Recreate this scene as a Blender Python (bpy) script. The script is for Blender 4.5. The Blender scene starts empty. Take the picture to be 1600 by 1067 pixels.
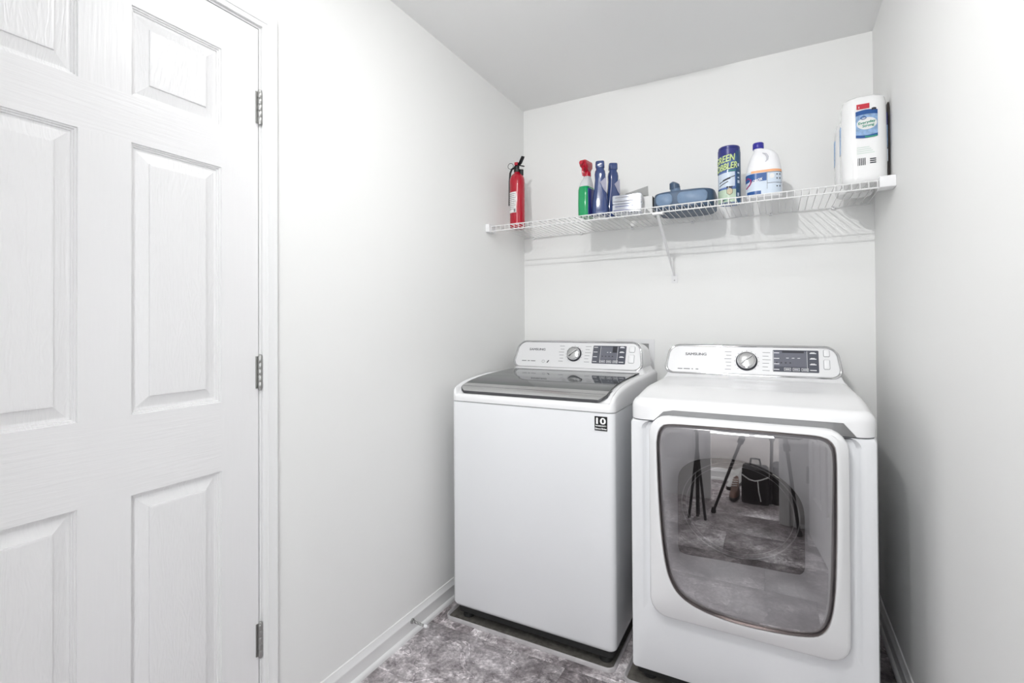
import bpy, bmesh, math, random
from mathutils import Vector, Matrix
random.seed(7)
PI = math.pi
sc = bpy.context.scene
C = sc.collection

# ---------------------------------------------------------------- camera
YAW, PITCH, ROLL = 0.489643, 0.0083623, -0.0053666
f_ = Vector((-math.sin(YAW)*math.cos(PITCH), math.cos(YAW)*math.cos(PITCH), math.sin(PITCH)))
r_ = Vector((math.cos(YAW), math.sin(YAW), 0)); u_ = r_.cross(f_)
rr = r_*math.cos(ROLL)+u_*math.sin(ROLL); uu = -r_*math.sin(ROLL)+u_*math.cos(ROLL)
CAM = Vector((1.27548, -2.54886, 1.21611))
cd = bpy.data.cameras.new('camera'); co = bpy.data.objects.new('camera', cd); C.objects.link(co)
m = Matrix.Identity(4)
for i in range(3):
    m[i][0] = rr[i]; m[i][1] = uu[i]; m[i][2] = -f_[i]; m[i][3] = CAM[i]
co.matrix_world = m
cd.sensor_width = 36; cd.lens = 772.80/1600*36; cd.shift_y = -34.84/1600
cd.clip_start = 0.005
sc.camera = co
# ---------------------------------------------------------------- world, exposure, lights
SKY = 10.0
w = bpy.data.worlds.new('world'); sc.world = w; w.use_nodes = True
w.node_tree.nodes['Background'].inputs[0].default_value = (.95, .98, 1, 1)
w.node_tree.nodes['Background'].inputs[1].default_value = SKY
sc.view_settings.view_transform = 'Standard'; sc.view_settings.look = 'None'
sc.view_settings.gamma = 1; sc.view_settings.use_curve_mapping = False
sc.view_settings.exposure = -0.07
def lamp(name, kind, loc, power, size=.1, col=(1, 1, 1), rot=(0, 0, 0), shape='DISK', sy=None):
    l = bpy.data.lights.new(name, kind); l.energy = power; l.color = col
    if kind == 'AREA':
        l.shape = shape; l.size = size
        if sy: l.size_y = sy
    else: l.shadow_soft_size = size
    o = bpy.data.objects.new(name, l); o.location = loc; o.rotation_euler = rot; C.objects.link(o)
    return o
P_BULB, P_DISC, P_HALL = 60.0, 4.0, 8.0
lamp('ceiling_disc_lamp', 'AREA', (.84, -1.5, 2.385), P_DISC, .10, (1, 1, .995))
lamp('ceiling_fill_lamp', 'POINT', (.84, -1.5, 2.33), 2.6, .05, (1, 1, .995))  # added point light that lifts the ceiling; the fixture has no globe
bulb = lamp('flash_lamp', 'SPOT', (.84, -2.50, 2.36), P_BULB, .016, (1, 1, .995))
bulb.data.spot_size = math.radians(122); bulb.data.spot_blend = .95
bulb.rotation_euler = (Vector((1.08, 0, 1.50))-bulb.location).to_track_quat('-Z', 'Y').to_euler()
lamp('hall_fill_lamp', 'AREA', (1.0, -3.15, 2.38), P_HALL, .5, (1, .99, .98), shape='RECTANGLE', sy=.3)  # added fill for the doorway, from an unseen hall source
# fill light: an added, unseen hall opening lets the bright sky in; the portal only guides the sampling of the sky through it
pt = lamp('added_window_portal', 'AREA', (1.1, -3.44, 1.55), 1, 1.9, rot=(PI/2, 0, 0), shape='RECTANGLE', sy=1.5)
pt.data.cycles.is_portal = True; pt.rotation_euler = (-PI/2, 0, PI)

# ---------------------------------------------------------------- materials
def mat(name, col, rough=.5, metal=0, coat=0, spec=.5, emis=None, es=0, alpha=1, trans=0, ior=1.45, bump=None, var=None, aniso=0):
    m = bpy.data.materials.new(name); m.use_nodes = True
    nt = m.node_tree; b = nt.nodes['Principled BSDF']
    b.inputs['Base Color'].default_value = (*col, 1); b.inputs['Roughness'].default_value = rough
    b.inputs['Metallic'].default_value = metal; b.inputs['Coat Weight'].default_value = coat
    b.inputs['Coat Roughness'].default_value = .08
    b.inputs['Specular IOR Level'].default_value = spec; b.inputs['IOR'].default_value = ior
    b.inputs['Transmission Weight'].default_value = trans; b.inputs['Alpha'].default_value = alpha
    if emis: b.inputs['Emission Color'].default_value = (*emis, 1); b.inputs['Emission Strength'].default_value = es
    tc = nt.nodes.new('ShaderNodeTexCoord')
    n = nt.nodes.new('ShaderNodeTexNoise'); n.inputs['Scale'].default_value = (var or (6, 0))[0]; n.inputs['Detail'].default_value = 4
    nt.links.new(tc.outputs['Object'], n.inputs['Vector'])
    amt = (var or (6, .03))[1]
    mx = nt.nodes.new('ShaderNodeMix'); mx.data_type = 'RGBA'
    mx.inputs[6].default_value = (*[max(0, c*(1-amt)) for c in col], 1); mx.inputs[7].default_value = (*[min(1, c*(1+amt)) for c in col], 1)
    nt.links.new(n.outputs['Fac'], mx.inputs[0]); nt.links.new(mx.outputs[2], b.inputs['Base Color'])
    if bump:
        n2 = nt.nodes.new('ShaderNodeTexNoise'); n2.inputs['Scale'].default_value = bump[0]; n2.inputs['Detail'].default_value = 3
        mp = nt.nodes.new('ShaderNodeMapping'); mp.inputs['Scale'].default_value = bump[2] if len(bump) > 2 else (1, 1, 1)
        nt.links.new(tc.outputs['Object'], mp.inputs[0]); nt.links.new(mp.outputs[0], n2.inputs['Vector'])
        bp = nt.nodes.new('ShaderNodeBump'); bp.inputs['Strength'].default_value = bump[1]; bp.inputs['Distance'].default_value = .002
        nt.links.new(n2.outputs['Fac'], bp.inputs['Height']); nt.links.new(bp.outputs[0], b.inputs['Normal'])
    return m
WALL = mat('wall_paint', (.875, .875, .865), .55, bump=(220, .05), var=(2, .01), spec=.3)
CEIL = mat('ceiling_paint', (.92, .92, .915), .8, bump=(160, .08), var=(2, .01), spec=.2)
TRIM = mat('trim_paint', (.86, .86, .86), .28, var=(3, .008))
GAP = mat('dark_gap', (.03, .03, .03), .8)
APPL = mat('white_enamel', (.84, .85, .87), .16, coat=.4, var=(3, .006))
APPL_PL = mat('white_plastic', (.86, .86, .87), .25, var=(3, .006))
PANELW = mat('panel_silver_white', (.78, .78, .79), .42, metal=.1, var=(5, .01))
CHROME = mat('chrome', (.60, .60, .61), .07, metal=1, var=(4, .01))
BRUSH = mat('brushed_silver', (.56, .56, .56), .26, metal=.9, bump=(60, .1, (.3, 12, 12)))
NICKEL = mat('satin_nickel', (.42, .42, .41), .3, metal=1)
BLACK = mat('black_plastic', (.012, .012, .013), .35)
RUBBER = mat('black_rubber', (.02, .02, .02), .7)
SEAM = mat('seam_dark', (.10, .10, .11), .7)
DISP = mat('display_glass', (.085, .09, .115), .12, coat=.6)
DISP2 = mat('display_screen', (.15, .155, .19), .15, coat=.5)
PRINTW = mat('print_white', (.8, .8, .82), .4)
PRINTG = mat('print_grey', (.22, .22, .23), .7, spec=.15)
PRINTD = mat('print_dark', (.05, .05, .06), .6, spec=.2)
WIREW = mat('white_vinyl_coated_wire', (.78, .78, .78), .35)
RED = mat('red_enamel', (.44, .004, .022), .2, coat=.5)
GREEN = mat('green_liquid', (.0, .30, .10), .15, coat=.5, var=(20, .15))
CLEAR = mat('clear_plastic', (.75, .76, .78), .15, alpha=.75)
NAVY = mat('navy_plastic', (.03, .055, .17), .14, coat=.6, var=(15, .15))
LAV = mat('lavender_label', (.36, .36, .45), .35)
STEELBL = mat('slate_blue_plastic', (.06, .10, .165), .35, var=(40, .2))
STEELBL2 = mat('pale_slate_blue_plastic', (.17, .25, .37), .4, var=(40, .2))
PAPERW = mat('white_card', (.78, .78, .77), .6)
FOILM = mat('silver_foil_card', (.62, .65, .72), .2, metal=.85)
TOWELM = mat('white_plastic_wrap', (.88, .88, .88), .22, bump=(25, .35), coat=.3)
BLEACHW = mat('white_bottle_plastic', (.87, .87, .89), .3)
LBLUE = mat('label_blue', (.02, .09, .30), .3); LSKY = mat('label_sky', (.26, .40, .62), .35, var=(90, .5))
LDEEP = mat('label_deep_blue', (.03, .035, .20), .3); LORANGE = mat('label_orange', (.85, .42, .22), .4)
LGREEN = mat('label_green', (.04, .30, .20), .4); LLIME = mat('label_lime', (.58, .72, .34), .4)
LRED = mat('label_red', (.55, .03, .05), .4); LPALE = mat('label_pale', (.62, .70, .80), .4)
LTAN = mat('label_tan', (.55, .47, .32), .4); LMAG = mat('label_magenta', (.35, .03, .14), .4)
LTEAL = mat('label_side_teal', (.04, .10, .20), .35, var=(60, .4))
CAPBL = mat('cap_blue', (.035, .03, .32), .3)

def panelled_grain(name, direction):
    m = bpy.data.materials.new(name); m.use_nodes = True; nt = m.node_tree; b = nt.nodes['Principled BSDF']
    b.inputs['Base Color'].default_value = (.86, .855, .86, 1); b.inputs['Roughness'].default_value = .3
    tc = nt.nodes.new('ShaderNodeTexCoord'); mp = nt.nodes.new('ShaderNodeMapping')
    nt.links.new(tc.outputs['Object'], mp.inputs[0])
    wv = nt.nodes.new('ShaderNodeTexNoise')
    if direction == 'z': mp.inputs['Scale'].default_value = (1, 10, .55)
    elif direction == 'y': mp.inputs['Scale'].default_value = (1, .7, 10)
    else: mp.inputs['Scale'].default_value = (1, 7, 1.1)
    wv.inputs['Scale'].default_value = 14 if direction != 'c' else 3; wv.inputs['Detail'].default_value = 4
    wv.inputs['Distortion'].default_value = .3
    nt.links.new(mp.outputs[0], wv.inputs['Vector'])
    src = wv.outputs['Fac']
    if direction == 'c':   # cathedral figure: contour lines of a stretched noise
        mul = nt.nodes.new('ShaderNodeMath'); mul.operation = 'MULTIPLY'; mul.inputs[1].default_value = 90
        nt.links.new(wv.outputs['Fac'], mul.inputs[0])
        sn = nt.nodes.new('ShaderNodeMath'); sn.operation = 'SINE'; nt.links.new(mul.outputs[0], sn.inputs[0]); src = sn.outputs[0]
    bp = nt.nodes.new('ShaderNodeBump'); bp.inputs['Strength'].default_value = (.6 if direction == 'y' else .4) if direction != 'c' else .17
    bp.inputs['Distance'].default_value = .0012
    nt.links.new(src, bp.inputs['Height']); nt.links.new(bp.outputs[0], b.inputs['Normal'])
    return m
GR_V = panelled_grain('door_grain_vertical', 'z'); GR_H = panelled_grain('door_grain_horizontal', 'y'); GR_C = panelled_grain('door_grain_cathedral', 'c')

def floor_mat():
    m = bpy.data.materials.new('stone_look_vinyl'); m.use_nodes = True; nt = m.node_tree; b = nt.nodes['Principled BSDF']
    tc = nt.nodes.new('ShaderNodeTexCoord'); oi = nt.nodes.new('ShaderNodeObjectInfo')
    add = nt.nodes.new('ShaderNodeVectorMath'); add.operation = 'ADD'
    sc_ = nt.nodes.new('ShaderNodeVectorMath'); sc_.operation = 'SCALE'; sc_.inputs['Scale'].default_value = 9
    cmb = nt.nodes.new('ShaderNodeCombineXYZ')
    for k in range(3): nt.links.new(oi.outputs['Random'], cmb.inputs[k])
    nt.links.new(cmb.outputs[0], sc_.inputs[0]); nt.links.new(tc.outputs['Object'], add.inputs[0]); nt.links.new(sc_.outputs[0], add.inputs[1])
    n1 = nt.nodes.new('ShaderNodeTexNoise'); n1.inputs['Scale'].default_value = 11; n1.inputs['Detail'].default_value = 12; n1.inputs['Roughness'].default_value = .74; n1.inputs['Distortion'].default_value = .35
    n2 = nt.nodes.new('ShaderNodeTexNoise'); n2.inputs['Scale'].default_value = 60; n2.inputs['Detail'].default_value = 8; n2.inputs['Roughness'].default_value = .7
    n3 = nt.nodes.new('ShaderNodeTexNoise'); n3.inputs['Scale'].default_value = 5; n3.inputs['Detail'].default_value = 6; n3.inputs['Distortion'].default_value = .9
    for n in (n1, n2, n3): nt.links.new(add.outputs[0], n.inputs['Vector'])
    r1 = nt.nodes.new('ShaderNodeValToRGB'); e = r1.color_ramp.elements
    e[0].position = .33; e[0].color = (.17, .15, .155, 1); e[1].position = .64; e[1].color = (.95, .92, .93, 1)
    x = r1.color_ramp.elements.new(.5); x.color = (.50, .47, .48, 1)
    nt.links.new(n1.outputs['Fac'], r1.inputs[0])
    r2 = nt.nodes.new('ShaderNodeValToRGB'); e = r2.color_ramp.elements; e[0].position = .40; e[0].color = (.35, .34, .35, 1); e[1].position = .62; e[1].color = (1, 1, 1, 1)
    nt.links.new(n2.outputs['Fac'], r2.inputs[0])
    mx = nt.nodes.new('ShaderNodeMix'); mx.data_type = 'RGBA'; mx.blend_type = 'MULTIPLY'; mx.inputs[0].default_value = .72
    nt.links.new(r1.outputs[0], mx.inputs[6]); nt.links.new(r2.outputs[0], mx.inputs[7])
    # thin dark and pale veins where a third noise crosses its middle value
    r3 = nt.nodes.new('ShaderNodeValToRGB'); el = r3.color_ramp.elements
    el[0].position = .475; el[0].color = (1, 1, 1, 1); el[1].position = .525; el[1].color = (1, 1, 1, 1)
    x = el.new(.495); x.color = (.30, .28, .29, 1); x = el.new(.507); x.color = (1.9, 1.9, 1.9, 1)
    nt.links.new(n3.outputs['Fac'], r3.inputs[0])
    m2 = nt.nodes.new('ShaderNodeMix'); m2.data_type = 'RGBA'; m2.blend_type = 'MULTIPLY'; m2.inputs[0].default_value = .6
    nt.links.new(mx.outputs[2], m2.inputs[6]); nt.links.new(r3.outputs[0], m2.inputs[7])
    n4 = nt.nodes.new('ShaderNodeTexNoise'); n4.inputs['Scale'].default_value = 3.2; n4.inputs['Detail'].default_value = 5; nt.links.new(add.outputs[0], n4.inputs['Vector'])
    r4 = nt.nodes.new('ShaderNodeValToRGB'); e4 = r4.color_ramp.elements; e4[0].position = .40; e4[0].color = (.70, .66, .67, 1); e4[1].position = .58; e4[1].color = (1.5, 1.48, 1.49, 1)
    nt.links.new(n4.outputs['Fac'], r4.inputs[0])
    m5 = nt.nodes.new('ShaderNodeMix'); m5.data_type = 'RGBA'; m5.blend_type = 'MULTIPLY'; m5.inputs[0].default_value = 1
    nt.links.new(m2.outputs[2], m5.inputs[6]); nt.links.new(r4.outputs[0], m5.inputs[7]); m2 = m5
    m3 = nt.nodes.new('ShaderNodeMix'); m3.data_type = 'RGBA'; m3.blend_type = 'MULTIPLY'; m3.inputs[0].default_value = 1
    mr = nt.nodes.new('ShaderNodeMapRange'); mr.inputs[3].default_value = .8; mr.inputs[4].default_value = 1.15
    nt.links.new(oi.outputs['Random'], mr.inputs[0]); nt.links.new(m2.outputs[2], m3.inputs[6]); nt.links.new(mr.outputs[0], m3.inputs[7])
    nt.links.new(m3.outputs[2], b.inputs['Base Color'])
    b.inputs['Roughness'].default_value = .38
    bp = nt.nodes.new('ShaderNodeBump'); bp.inputs['Strength'].default_value = .25; bp.inputs['Distance'].default_value = .001
    nt.links.new(n2.outputs['Fac'], bp.inputs['Height']); nt.links.new(bp.outputs[0], b.inputs['Normal'])
    return m
FLOORM = floor_mat()
TRAYM = mat('tray_plastic', (.52, .50, .51), .45, var=(25, .35))
DUST = mat('dusty_tray', (.12, .112, .10), .9, var=(60, .6), bump=(90, .6))

def coated_glass(name, tint, refl):
    m = bpy.data.materials.new(name); m.use_nodes = True; nt = m.node_tree; nt.nodes.remove(nt.nodes['Principled BSDF'])
    out = nt.nodes['Material Output']; t = nt.nodes.new('ShaderNodeBsdfTransparent'); t.inputs[0].default_value = (*tint, 1)
    g = nt.nodes.new('ShaderNodeBsdfGlossy'); g.inputs['Roughness'].default_value = .012; g.inputs['Color'].default_value = (1, .98, .985, 1)
    fr = nt.nodes.new('ShaderNodeFresnel'); fr.inputs[0].default_value = 1.5
    ad = nt.nodes.new('ShaderNodeMath'); ad.operation = 'ADD'; ad.inputs[1].default_value = refl; ad.use_clamp = True
    nt.links.new(fr.outputs[0], ad.inputs[0])
    mx = nt.nodes.new('ShaderNodeMixShader'); nt.links.new(ad.outputs[0], mx.inputs[0]); nt.links.new(t.outputs[0], mx.inputs[1]); nt.links.new(g.outputs[0], mx.inputs[2])
    nt.links.new(mx.outputs[0], out.inputs[0]); return m
GLASS = coated_glass('smoked_door_glass', (.76, .75, .76), .20)
LIDGLASS = mat('smoked_lid_glass', (.07, .075, .078), .05, spec=.5)
FILM = coated_glass('thin_clear_sheet', (.80, .80, .80), .12)

# ---------------------------------------------------------------- mesh helpers
def mk(name, verts, faces, material, parent=None, smooth=True, mats=None, fm=None):
    me = bpy.data.meshes.new(name); me.from_pydata([tuple(v) for v in verts], [], faces); me.update()
    bm = bmesh.new(); bm.from_mesh(me); bmesh.ops.recalc_face_normals(bm, faces=bm.faces); bm.to_mesh(me); bm.free()
    for mm in (mats or [material]): me.materials.append(mm)
    if fm:
        for p, i in zip(me.polygons, fm): p.material_index = i
    if smooth:
        for p in me.polygons: p.use_smooth = True
        try: me.set_sharp_from_angle(angle=math.radians(38))
        except Exception: pass
    o = bpy.data.objects.new(name, me); C.objects.link(o)
    if parent: o.parent = parent
    return o
class MB:
    def __init__(s): s.v = []; s.f = []
    def add(s, v, f):
        n = len(s.v); s.v += [tuple(a) for a in v]; s.f += [tuple(i+n for i in q) for q in f]; return s
    def box(s, x0, x1, y0, y1, z0, z1):
        return s.add([(x0, y0, z0), (x1, y0, z0), (x1, y1, z0), (x0, y1, z0), (x0, y0, z1), (x1, y0, z1), (x1, y1, z1), (x0, y1, z1)],
                     [(0, 3, 2, 1), (4, 5, 6, 7), (0, 1, 5, 4), (1, 2, 6, 5), (2, 3, 7, 6), (3, 0, 4, 7)])
    def rings(s, R, cap0=True, cap1=True):
        n = len(R[0]); v = [p for r in R for p in r]; f = []
        for i in range(len(R)-1):
            for k in range(n):
                f.append((i*n+k, i*n+(k+1) % n, (i+1)*n+(k+1) % n, (i+1)*n+k))
        if cap0: f.append(tuple(range(n-1, -1, -1)))
        if cap1: f.append(tuple(range((len(R)-1)*n, len(R)*n)))
        return s.add(v, f)
    def tube(s, pts, r, seg=8, caps=True, closed=False):
        P = [Vector(p) for p in pts]; R = []; n = len(P)
        rs = r if isinstance(r, (list, tuple)) else [r]*n
        for i, p in enumerate(P):
            if closed: t = (P[(i+1) % n]-P[i-1]).normalized()
            elif i == 0: t = (P[1]-p).normalized()
            elif i == n-1: t = (p-P[-2]).normalized()
            else:
                t = ((p-P[i-1]).normalized()+(P[i+1]-p).normalized()).normalized()
            if i == 0:
                a = Vector((0, 0, 1)) if abs(t.z) < .9 else Vector((1, 0, 0)); u = t.cross(a).normalized()
            else: u = (u-t*u.dot(t)).normalized()
            b = t.cross(u)
            R.append([p+(u*math.cos(2*PI*k/seg)+b*math.sin(2*PI*k/seg))*rs[i] for k in range(seg)])
        if closed: R.append(R[0]); return s.rings(R, False, False)
        return s.rings(R, caps, caps)
    def lathe(s, prof, seg=32, sx=1, sy=1, o=(0, 0, 0)):
        R = [[(o[0]+r*sx*math.cos(2*PI*k/seg), o[1]+r*sy*math.sin(2*PI*k/seg), o[2]+z) for k in range(seg)] for r, z in prof]
        return s.rings(R)
    def build(s, name, material, parent=None, smooth=True): return mk(name, s.v, s.f, material, parent, smooth)
def rrect(x0, x1, y0, y1, r, n=8):
    """rounded rectangle outline, counter-clockwise, 4*(n+1) points"""
    r = max(1e-5, min(r, (x1-x0)/2-1e-5, (y1-y0)/2-1e-5)); o = []
    for cx, cy, a in ((x1-r, y1-r, 0), (x0+r, y1-r, PI/2), (x0+r, y0+r, PI), (x1-r, y0+r, 1.5*PI)):
        for k in range(n+1):
            t = a+PI/2*k/n; o.append((cx+r*math.cos(t), cy+r*math.sin(t)))
    return o
def spline(P, n=6):
    o = []; N = len(P)
    for i in range(N):
        p0, p1, p2, p3 = [Vector((*P[(i+k-1) % N], 0)) for k in range(4)]
        for k in range(n):
            t = k/n
            q = .5*((2*p1)+(p2-p0)*t+(2*p0-5*p1+4*p2-p3)*t*t+(3*p1-p0-3*p2+p3)*t**3); o.append((q.x, q.y))
    return o
def inset(O, d):
    """move a closed ccw outline inwards by d"""
    N = len(O); out = []
    A = sum(O[i][0]*O[(i+1) % N][1]-O[(i+1) % N][0]*O[i][1] for i in range(N)); sg = 1 if A > 0 else -1
    for i in range(N):
        a = Vector(O[i-1]); c = Vector(O[(i+1) % N]); t = (c-a).normalized(); nrm = Vector((-t.y, t.x))*sg
        p = Vector(O[i])+nrm*d; out.append((p.x, p.y))
    return out
def empty(name, loc, label, cat, group=None, rz=0):
    o = bpy.data.objects.new(name, None); C.objects.link(o); o.location = loc; o.rotation_euler = (0, 0, rz); o.empty_display_size = .05
    o['label'] = label; o['category'] = cat
    if group: o['group'] = group
    return o
def tag(o, label, cat, group=None):
    o['label'] = label; o['category'] = cat
    if group: o['group'] = group
    return o
def struct(o): o['kind'] = 'structure'; return o
def text_geo(s, size, extr=.0002, align='CENTER'):
    cu = bpy.data.curves.new('t', 'FONT'); cu.body = s; cu.size = size; cu.extrude = extr; cu.align_x = align; cu.align_y = 'CENTER'
    cu.resolution_u = 3
    t = bpy.data.objects.new('t', cu); C.objects.link(t); bpy.context.view_layer.update()
    me = bpy.data.meshes.new_from_object(t.evaluated_get(bpy.context.evaluated_depsgraph_get()))
    v = [tuple(p.co) for p in me.vertices]; f = [tuple(p.vertices) for p in me.polygons]
    bpy.data.objects.remove(t); bpy.data.curves.remove(cu); bpy.data.meshes.remove(me); return v, f
def text_on(mb, s, size, fn, width=None, extr=.0002, align='CENTER', shear=0, weight=0):
    v, f = text_geo(s, size, extr, align)
    xs = [p[0] for p in v]; w_ = max(xs)-min(xs)
    k = width/w_ if width else 1
    xc = (max(xs)+min(xs))/2; v = [(p[0]-xc, p[1], p[2]) for p in v]
    out = [fn((p[0]+shear*p[1])*k, p[1], p[2]) for p in v]; mb.add(out, f)
    if weight:
        for i_, (dx, dy) in enumerate(((weight, 0), (0, weight), (-weight, 0))):
            mb.add([fn((p[0]+shear*p[1])*k+dx, p[1]+dy, p[2]+.00005*(i_+1)) for p in v], f)

# ================================================================ STRUCTURE
W, H = 1.646, 2.44
YF = -2.70                      # front wall of the laundry room, with the doorway the camera stands in
floor = struct(MB().box(-1.0, 3.0, -3.6, .12, -.06, -.0035).build('floor', mat('floor_bed', (.24, .23, .23), .7), None, False))
tw, tl = .3048, .6096
protos = {}
def tile(x0, x1, y0, y1):
    key = (round(x1-x0, 4), round(y1-y0, 4))
    g = .0006
    if key not in protos:
        R = [[(x, y, z) for x, y in rrect(g+d, key[0]-g-d, g+d, key[1]-g-d, .002, 1)] for d, z in ((0, -.0035), (0, -.0008), (.0008, 0))]
        o = MB().rings(R).build('tile', FLOORM, floor, True); protos[key] = o
    else:
        o = protos[key].copy(); C.objects.link(o); o.parent = floor
    o.location = (x0, y0, 0)
ix = 0; y = .0
rows = []
y = 0.0
while y > -3.45: rows.append((max(-3.45, y-tw), y)); y -= tw
for ri, (a, b_) in enumerate(rows):
    lo, hi = (0.0, W) if b_ > YF+.01 else (-.4, 2.2)
    x = lo-(ri % 3)*tl/3
    while x < hi:
        xa, xb = max(x, lo), min(x+tl, hi)
        if xb-xa > .01: tile(xa, xb, a, b_)
        x += tl
struct(MB().box(-1, 3, -3.6, .12, H, H+.1).build('ceiling', CEIL, None, False))
struct(MB().box(-.12, W+.12, 0, .12, -.06, H).build('wall_back', WALL, None, False))
struct(MB().box(W, W+.12, YF, 0, -.06, H).build('wall_right', WALL, None, False))
DY1, DY0, DTOP = -1.6593, -2.3805, 2.048          # door opening in the left wall
struct(MB().box(-.12, 0, DY1+.018, 0, -.06, H).box(-.12, 0, YF, DY0-.018, -.06, H).box(-.12, 0, DY0-.018, DY1+.018, DTOP+.018, H).build('wall_left', WALL, None, False))
struct(MB().box(-.12, .54, YF-.12, YF, -.06, H).box(1.30, W+.12, YF-.12, YF, -.06, H).box(.54, 1.30, YF-.12, YF, 2.06, H).build('wall_front', WALL, None, False))
struct(MB().box(-1, .15, -3.57, -3.45, -.06, H).box(2.05, 3, -3.57, -3.45, -.06, H).box(.15, 2.05, -3.57, -3.45, -.06, .80).box(.15, 2.05, -3.57, -3.45, 2.30, H).box(-1.0, -.88, -3.45, YF-.12, -.06, H).box(2.2, 2.32, -3.45, YF-.12, -.06, H).build('wall_hall', mat('hall_wall_paint', (.50, .47, .45), .6), None, False))
wn = struct(MB().box(.15, 2.05, -3.53, -3.49, .80, .85).box(.15, 2.05, -3.53, -3.49, 2.25, 2.30).box(.15, .20, -3.53, -3.49, .85, 2.25).box(2.0, 2.05, -3.53, -3.49, .85, 2.25).box(1.08, 1.12, -3.53, -3.49, .85, 2.25).build('added_window_1', TRIM, None, False))  # unseen, added so that sky light fills the room through the doorway
MB().box(.12, 2.08, -3.52, -3.40, .775, .80).build('added_window_sill', TRIM, wn, False)
# left door jamb
struct(MB().box(-.12, -.0005, DY1, DY1+.018, 0, DTOP+.018).box(-.12, -.0005, DY0-.018, DY0, 0, DTOP+.018).box(-.12, -.0005, DY0, DY1, DTOP, DTOP+.018)
       .box(-.055, -.043, DY1-.012, DY1, 0, DTOP).box(-.055, -.043, DY0, DY1, DTOP-.012, DTOP).build('trim_1', TRIM, None, False))
# casing: moulded profile swept round the opening
prof = [(0, 0), (0, .0075), (.003, .0095), (.0125, .0098), (.0135, .0122), (.0225, .0128), (.028, .0155), (.031, .0172), (.0385, .0172), (.0405, .0155), (.0405, 0)]
def casing(name, ya, yb, zt, x0=0, sgn=1, horizontal='y'):
    mb = MB(); R = []
    for k in range(4):
        ring = []
        for w_, h in prof:
            if k == 0: p = (x0+sgn*h, yb+w_, 0)
            elif k == 1: p = (x0+sgn*h, yb+w_, zt+w_)
            elif k == 2: p = (x0+sgn*h, ya-w_, zt+w_)
            else: p = (x0+sgn*h, ya-w_, 0)
            ring.append(p if horizontal == 'y' else (p[1], p[0], p[2]))
        R.append(ring)
    mb.rings(R); return struct(mb.build(name, TRIM, None, True))
casing('trim_2', DY0-.0055, DY1+.0055, DTOP+.0055)
# baseboards with shoe moulding
bprof = [(0, 0), (.021, 0), (.021, .008), (.0185, .0145), (.0125, .019), (.0115, .0195), (.0115, .060), (.0125, .0625), (.0115, .066), (.008, .0705), (.0072, .078), (.0052, .0815), (.0048, .087), (.003, .0885), (0, .0885)]
def base(name, p, q, nrm):
    R = [[(e[0]+nrm[0]*a, e[1]+nrm[1]*a, b) for a, b in bprof] for e in (p, q)]
    return struct(MB().rings(R).build(name, TRIM, None, True))
base('baseboard_left', (0, -.0), (0, DY1+.0055+.0405), (1, 0))
base('baseboard_right', (W, 0), (W, YF), (-1, 0))
base('baseboard_back', (0, 0), (W, 0), (0, -1))
base('baseboard_front', (1.36, YF), (W, YF), (0, 1))
base('baseboard_hall', (-.88, -3.45), (2.2, -3.45), (0, 1))
# doorway casing on front wall, faces the room
R = []
mbf = MB()
for k in range(4):
    ring = []
    for w_, h in prof:
        x = (1.30+w_) if k < 2 else (.54-w_); z = 0 if k in (0, 3) else 2.06+w_
        ring.append((x, YF+h, z))
    R.append(ring)
mbf.rings(R)
mbf.box(1.285, 1.30, YF-.12, YF, 0, 2.06).box(.54, .555, YF-.12, YF, 0, 2.06).box(.555, 1.285, YF-.12, YF, 2.045, 2.06)
struct(mbf.build('trim_3', TRIM, None, True))

# ---------------------------------------------------------------- six-panel door
def panel_ring(y0, y1, z0, z1):
    """moulded panel on plane x=0, field recessed towards -x"""
    pr = [(0, 0), (.0010, -.0040), (.0038, -.0044), (.0046, -.0080), (.0074, -.0084), (.0082, -.0122), (.0130, -.0126), (.0150, -.0122), (.0375, -.0052), (.0384, -.0020), (.042, -.0014)]
    R = []
    for d, h in pr: R.append([(h, y0+d, z0+d), (h, y1-d, z0+d), (h, y1-d, z1-d), (h, y0+d, z1-d)])
    return R
def six_panel(name, width=.7143, height=2.035, hinge_side=1, knob=True):
    """local: x = outwards, y from -width to 0 (hinge edge at y=0), z from 0"""
    root = bpy.data.objects.new(name, None); C.objects.link(root); root['kind'] = 'structure'
    T = .035
    ys = [-width, -width+.1031, -width+.3087, -.3087, -.1031, 0]
    z = [0, .235, .8255, 1.0045, 1.6185, 1.7245, 1.9305, height]
    for a, b_ in ((0, 1), (4, 5)):
        MB().box(-T, 0, ys[a], ys[b_], 0, height).build('stile', GR_V, root, False)
    for a, b_ in ((0, 1), (2, 3), (4, 5), (6, 7)):
        MB().box(-T, 0, ys[1], ys[4], z[a], z[b_]).build('rail', GR_H, root, False)
    for a, b_ in ((1, 2), (3, 4), (5, 6)):
        MB().box(-T, 0, ys[2], ys[3], z[a], z[b_]).build('mullion', GR_V, root, False)
        for c, d in ((1, 2), (3, 4)):
            mb = MB(); mb.rings(panel_ring(ys[c], ys[d], z[a], z[b_]), False, True); mb.box(-T, -T+.012, ys[c], ys[d], z[a], z[b_])
            mb.build('panel', GR_C, root, False)
    return root
d1 = six_panel('door_1'); d1.location = (-.001, -1.6623, .010)
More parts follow.
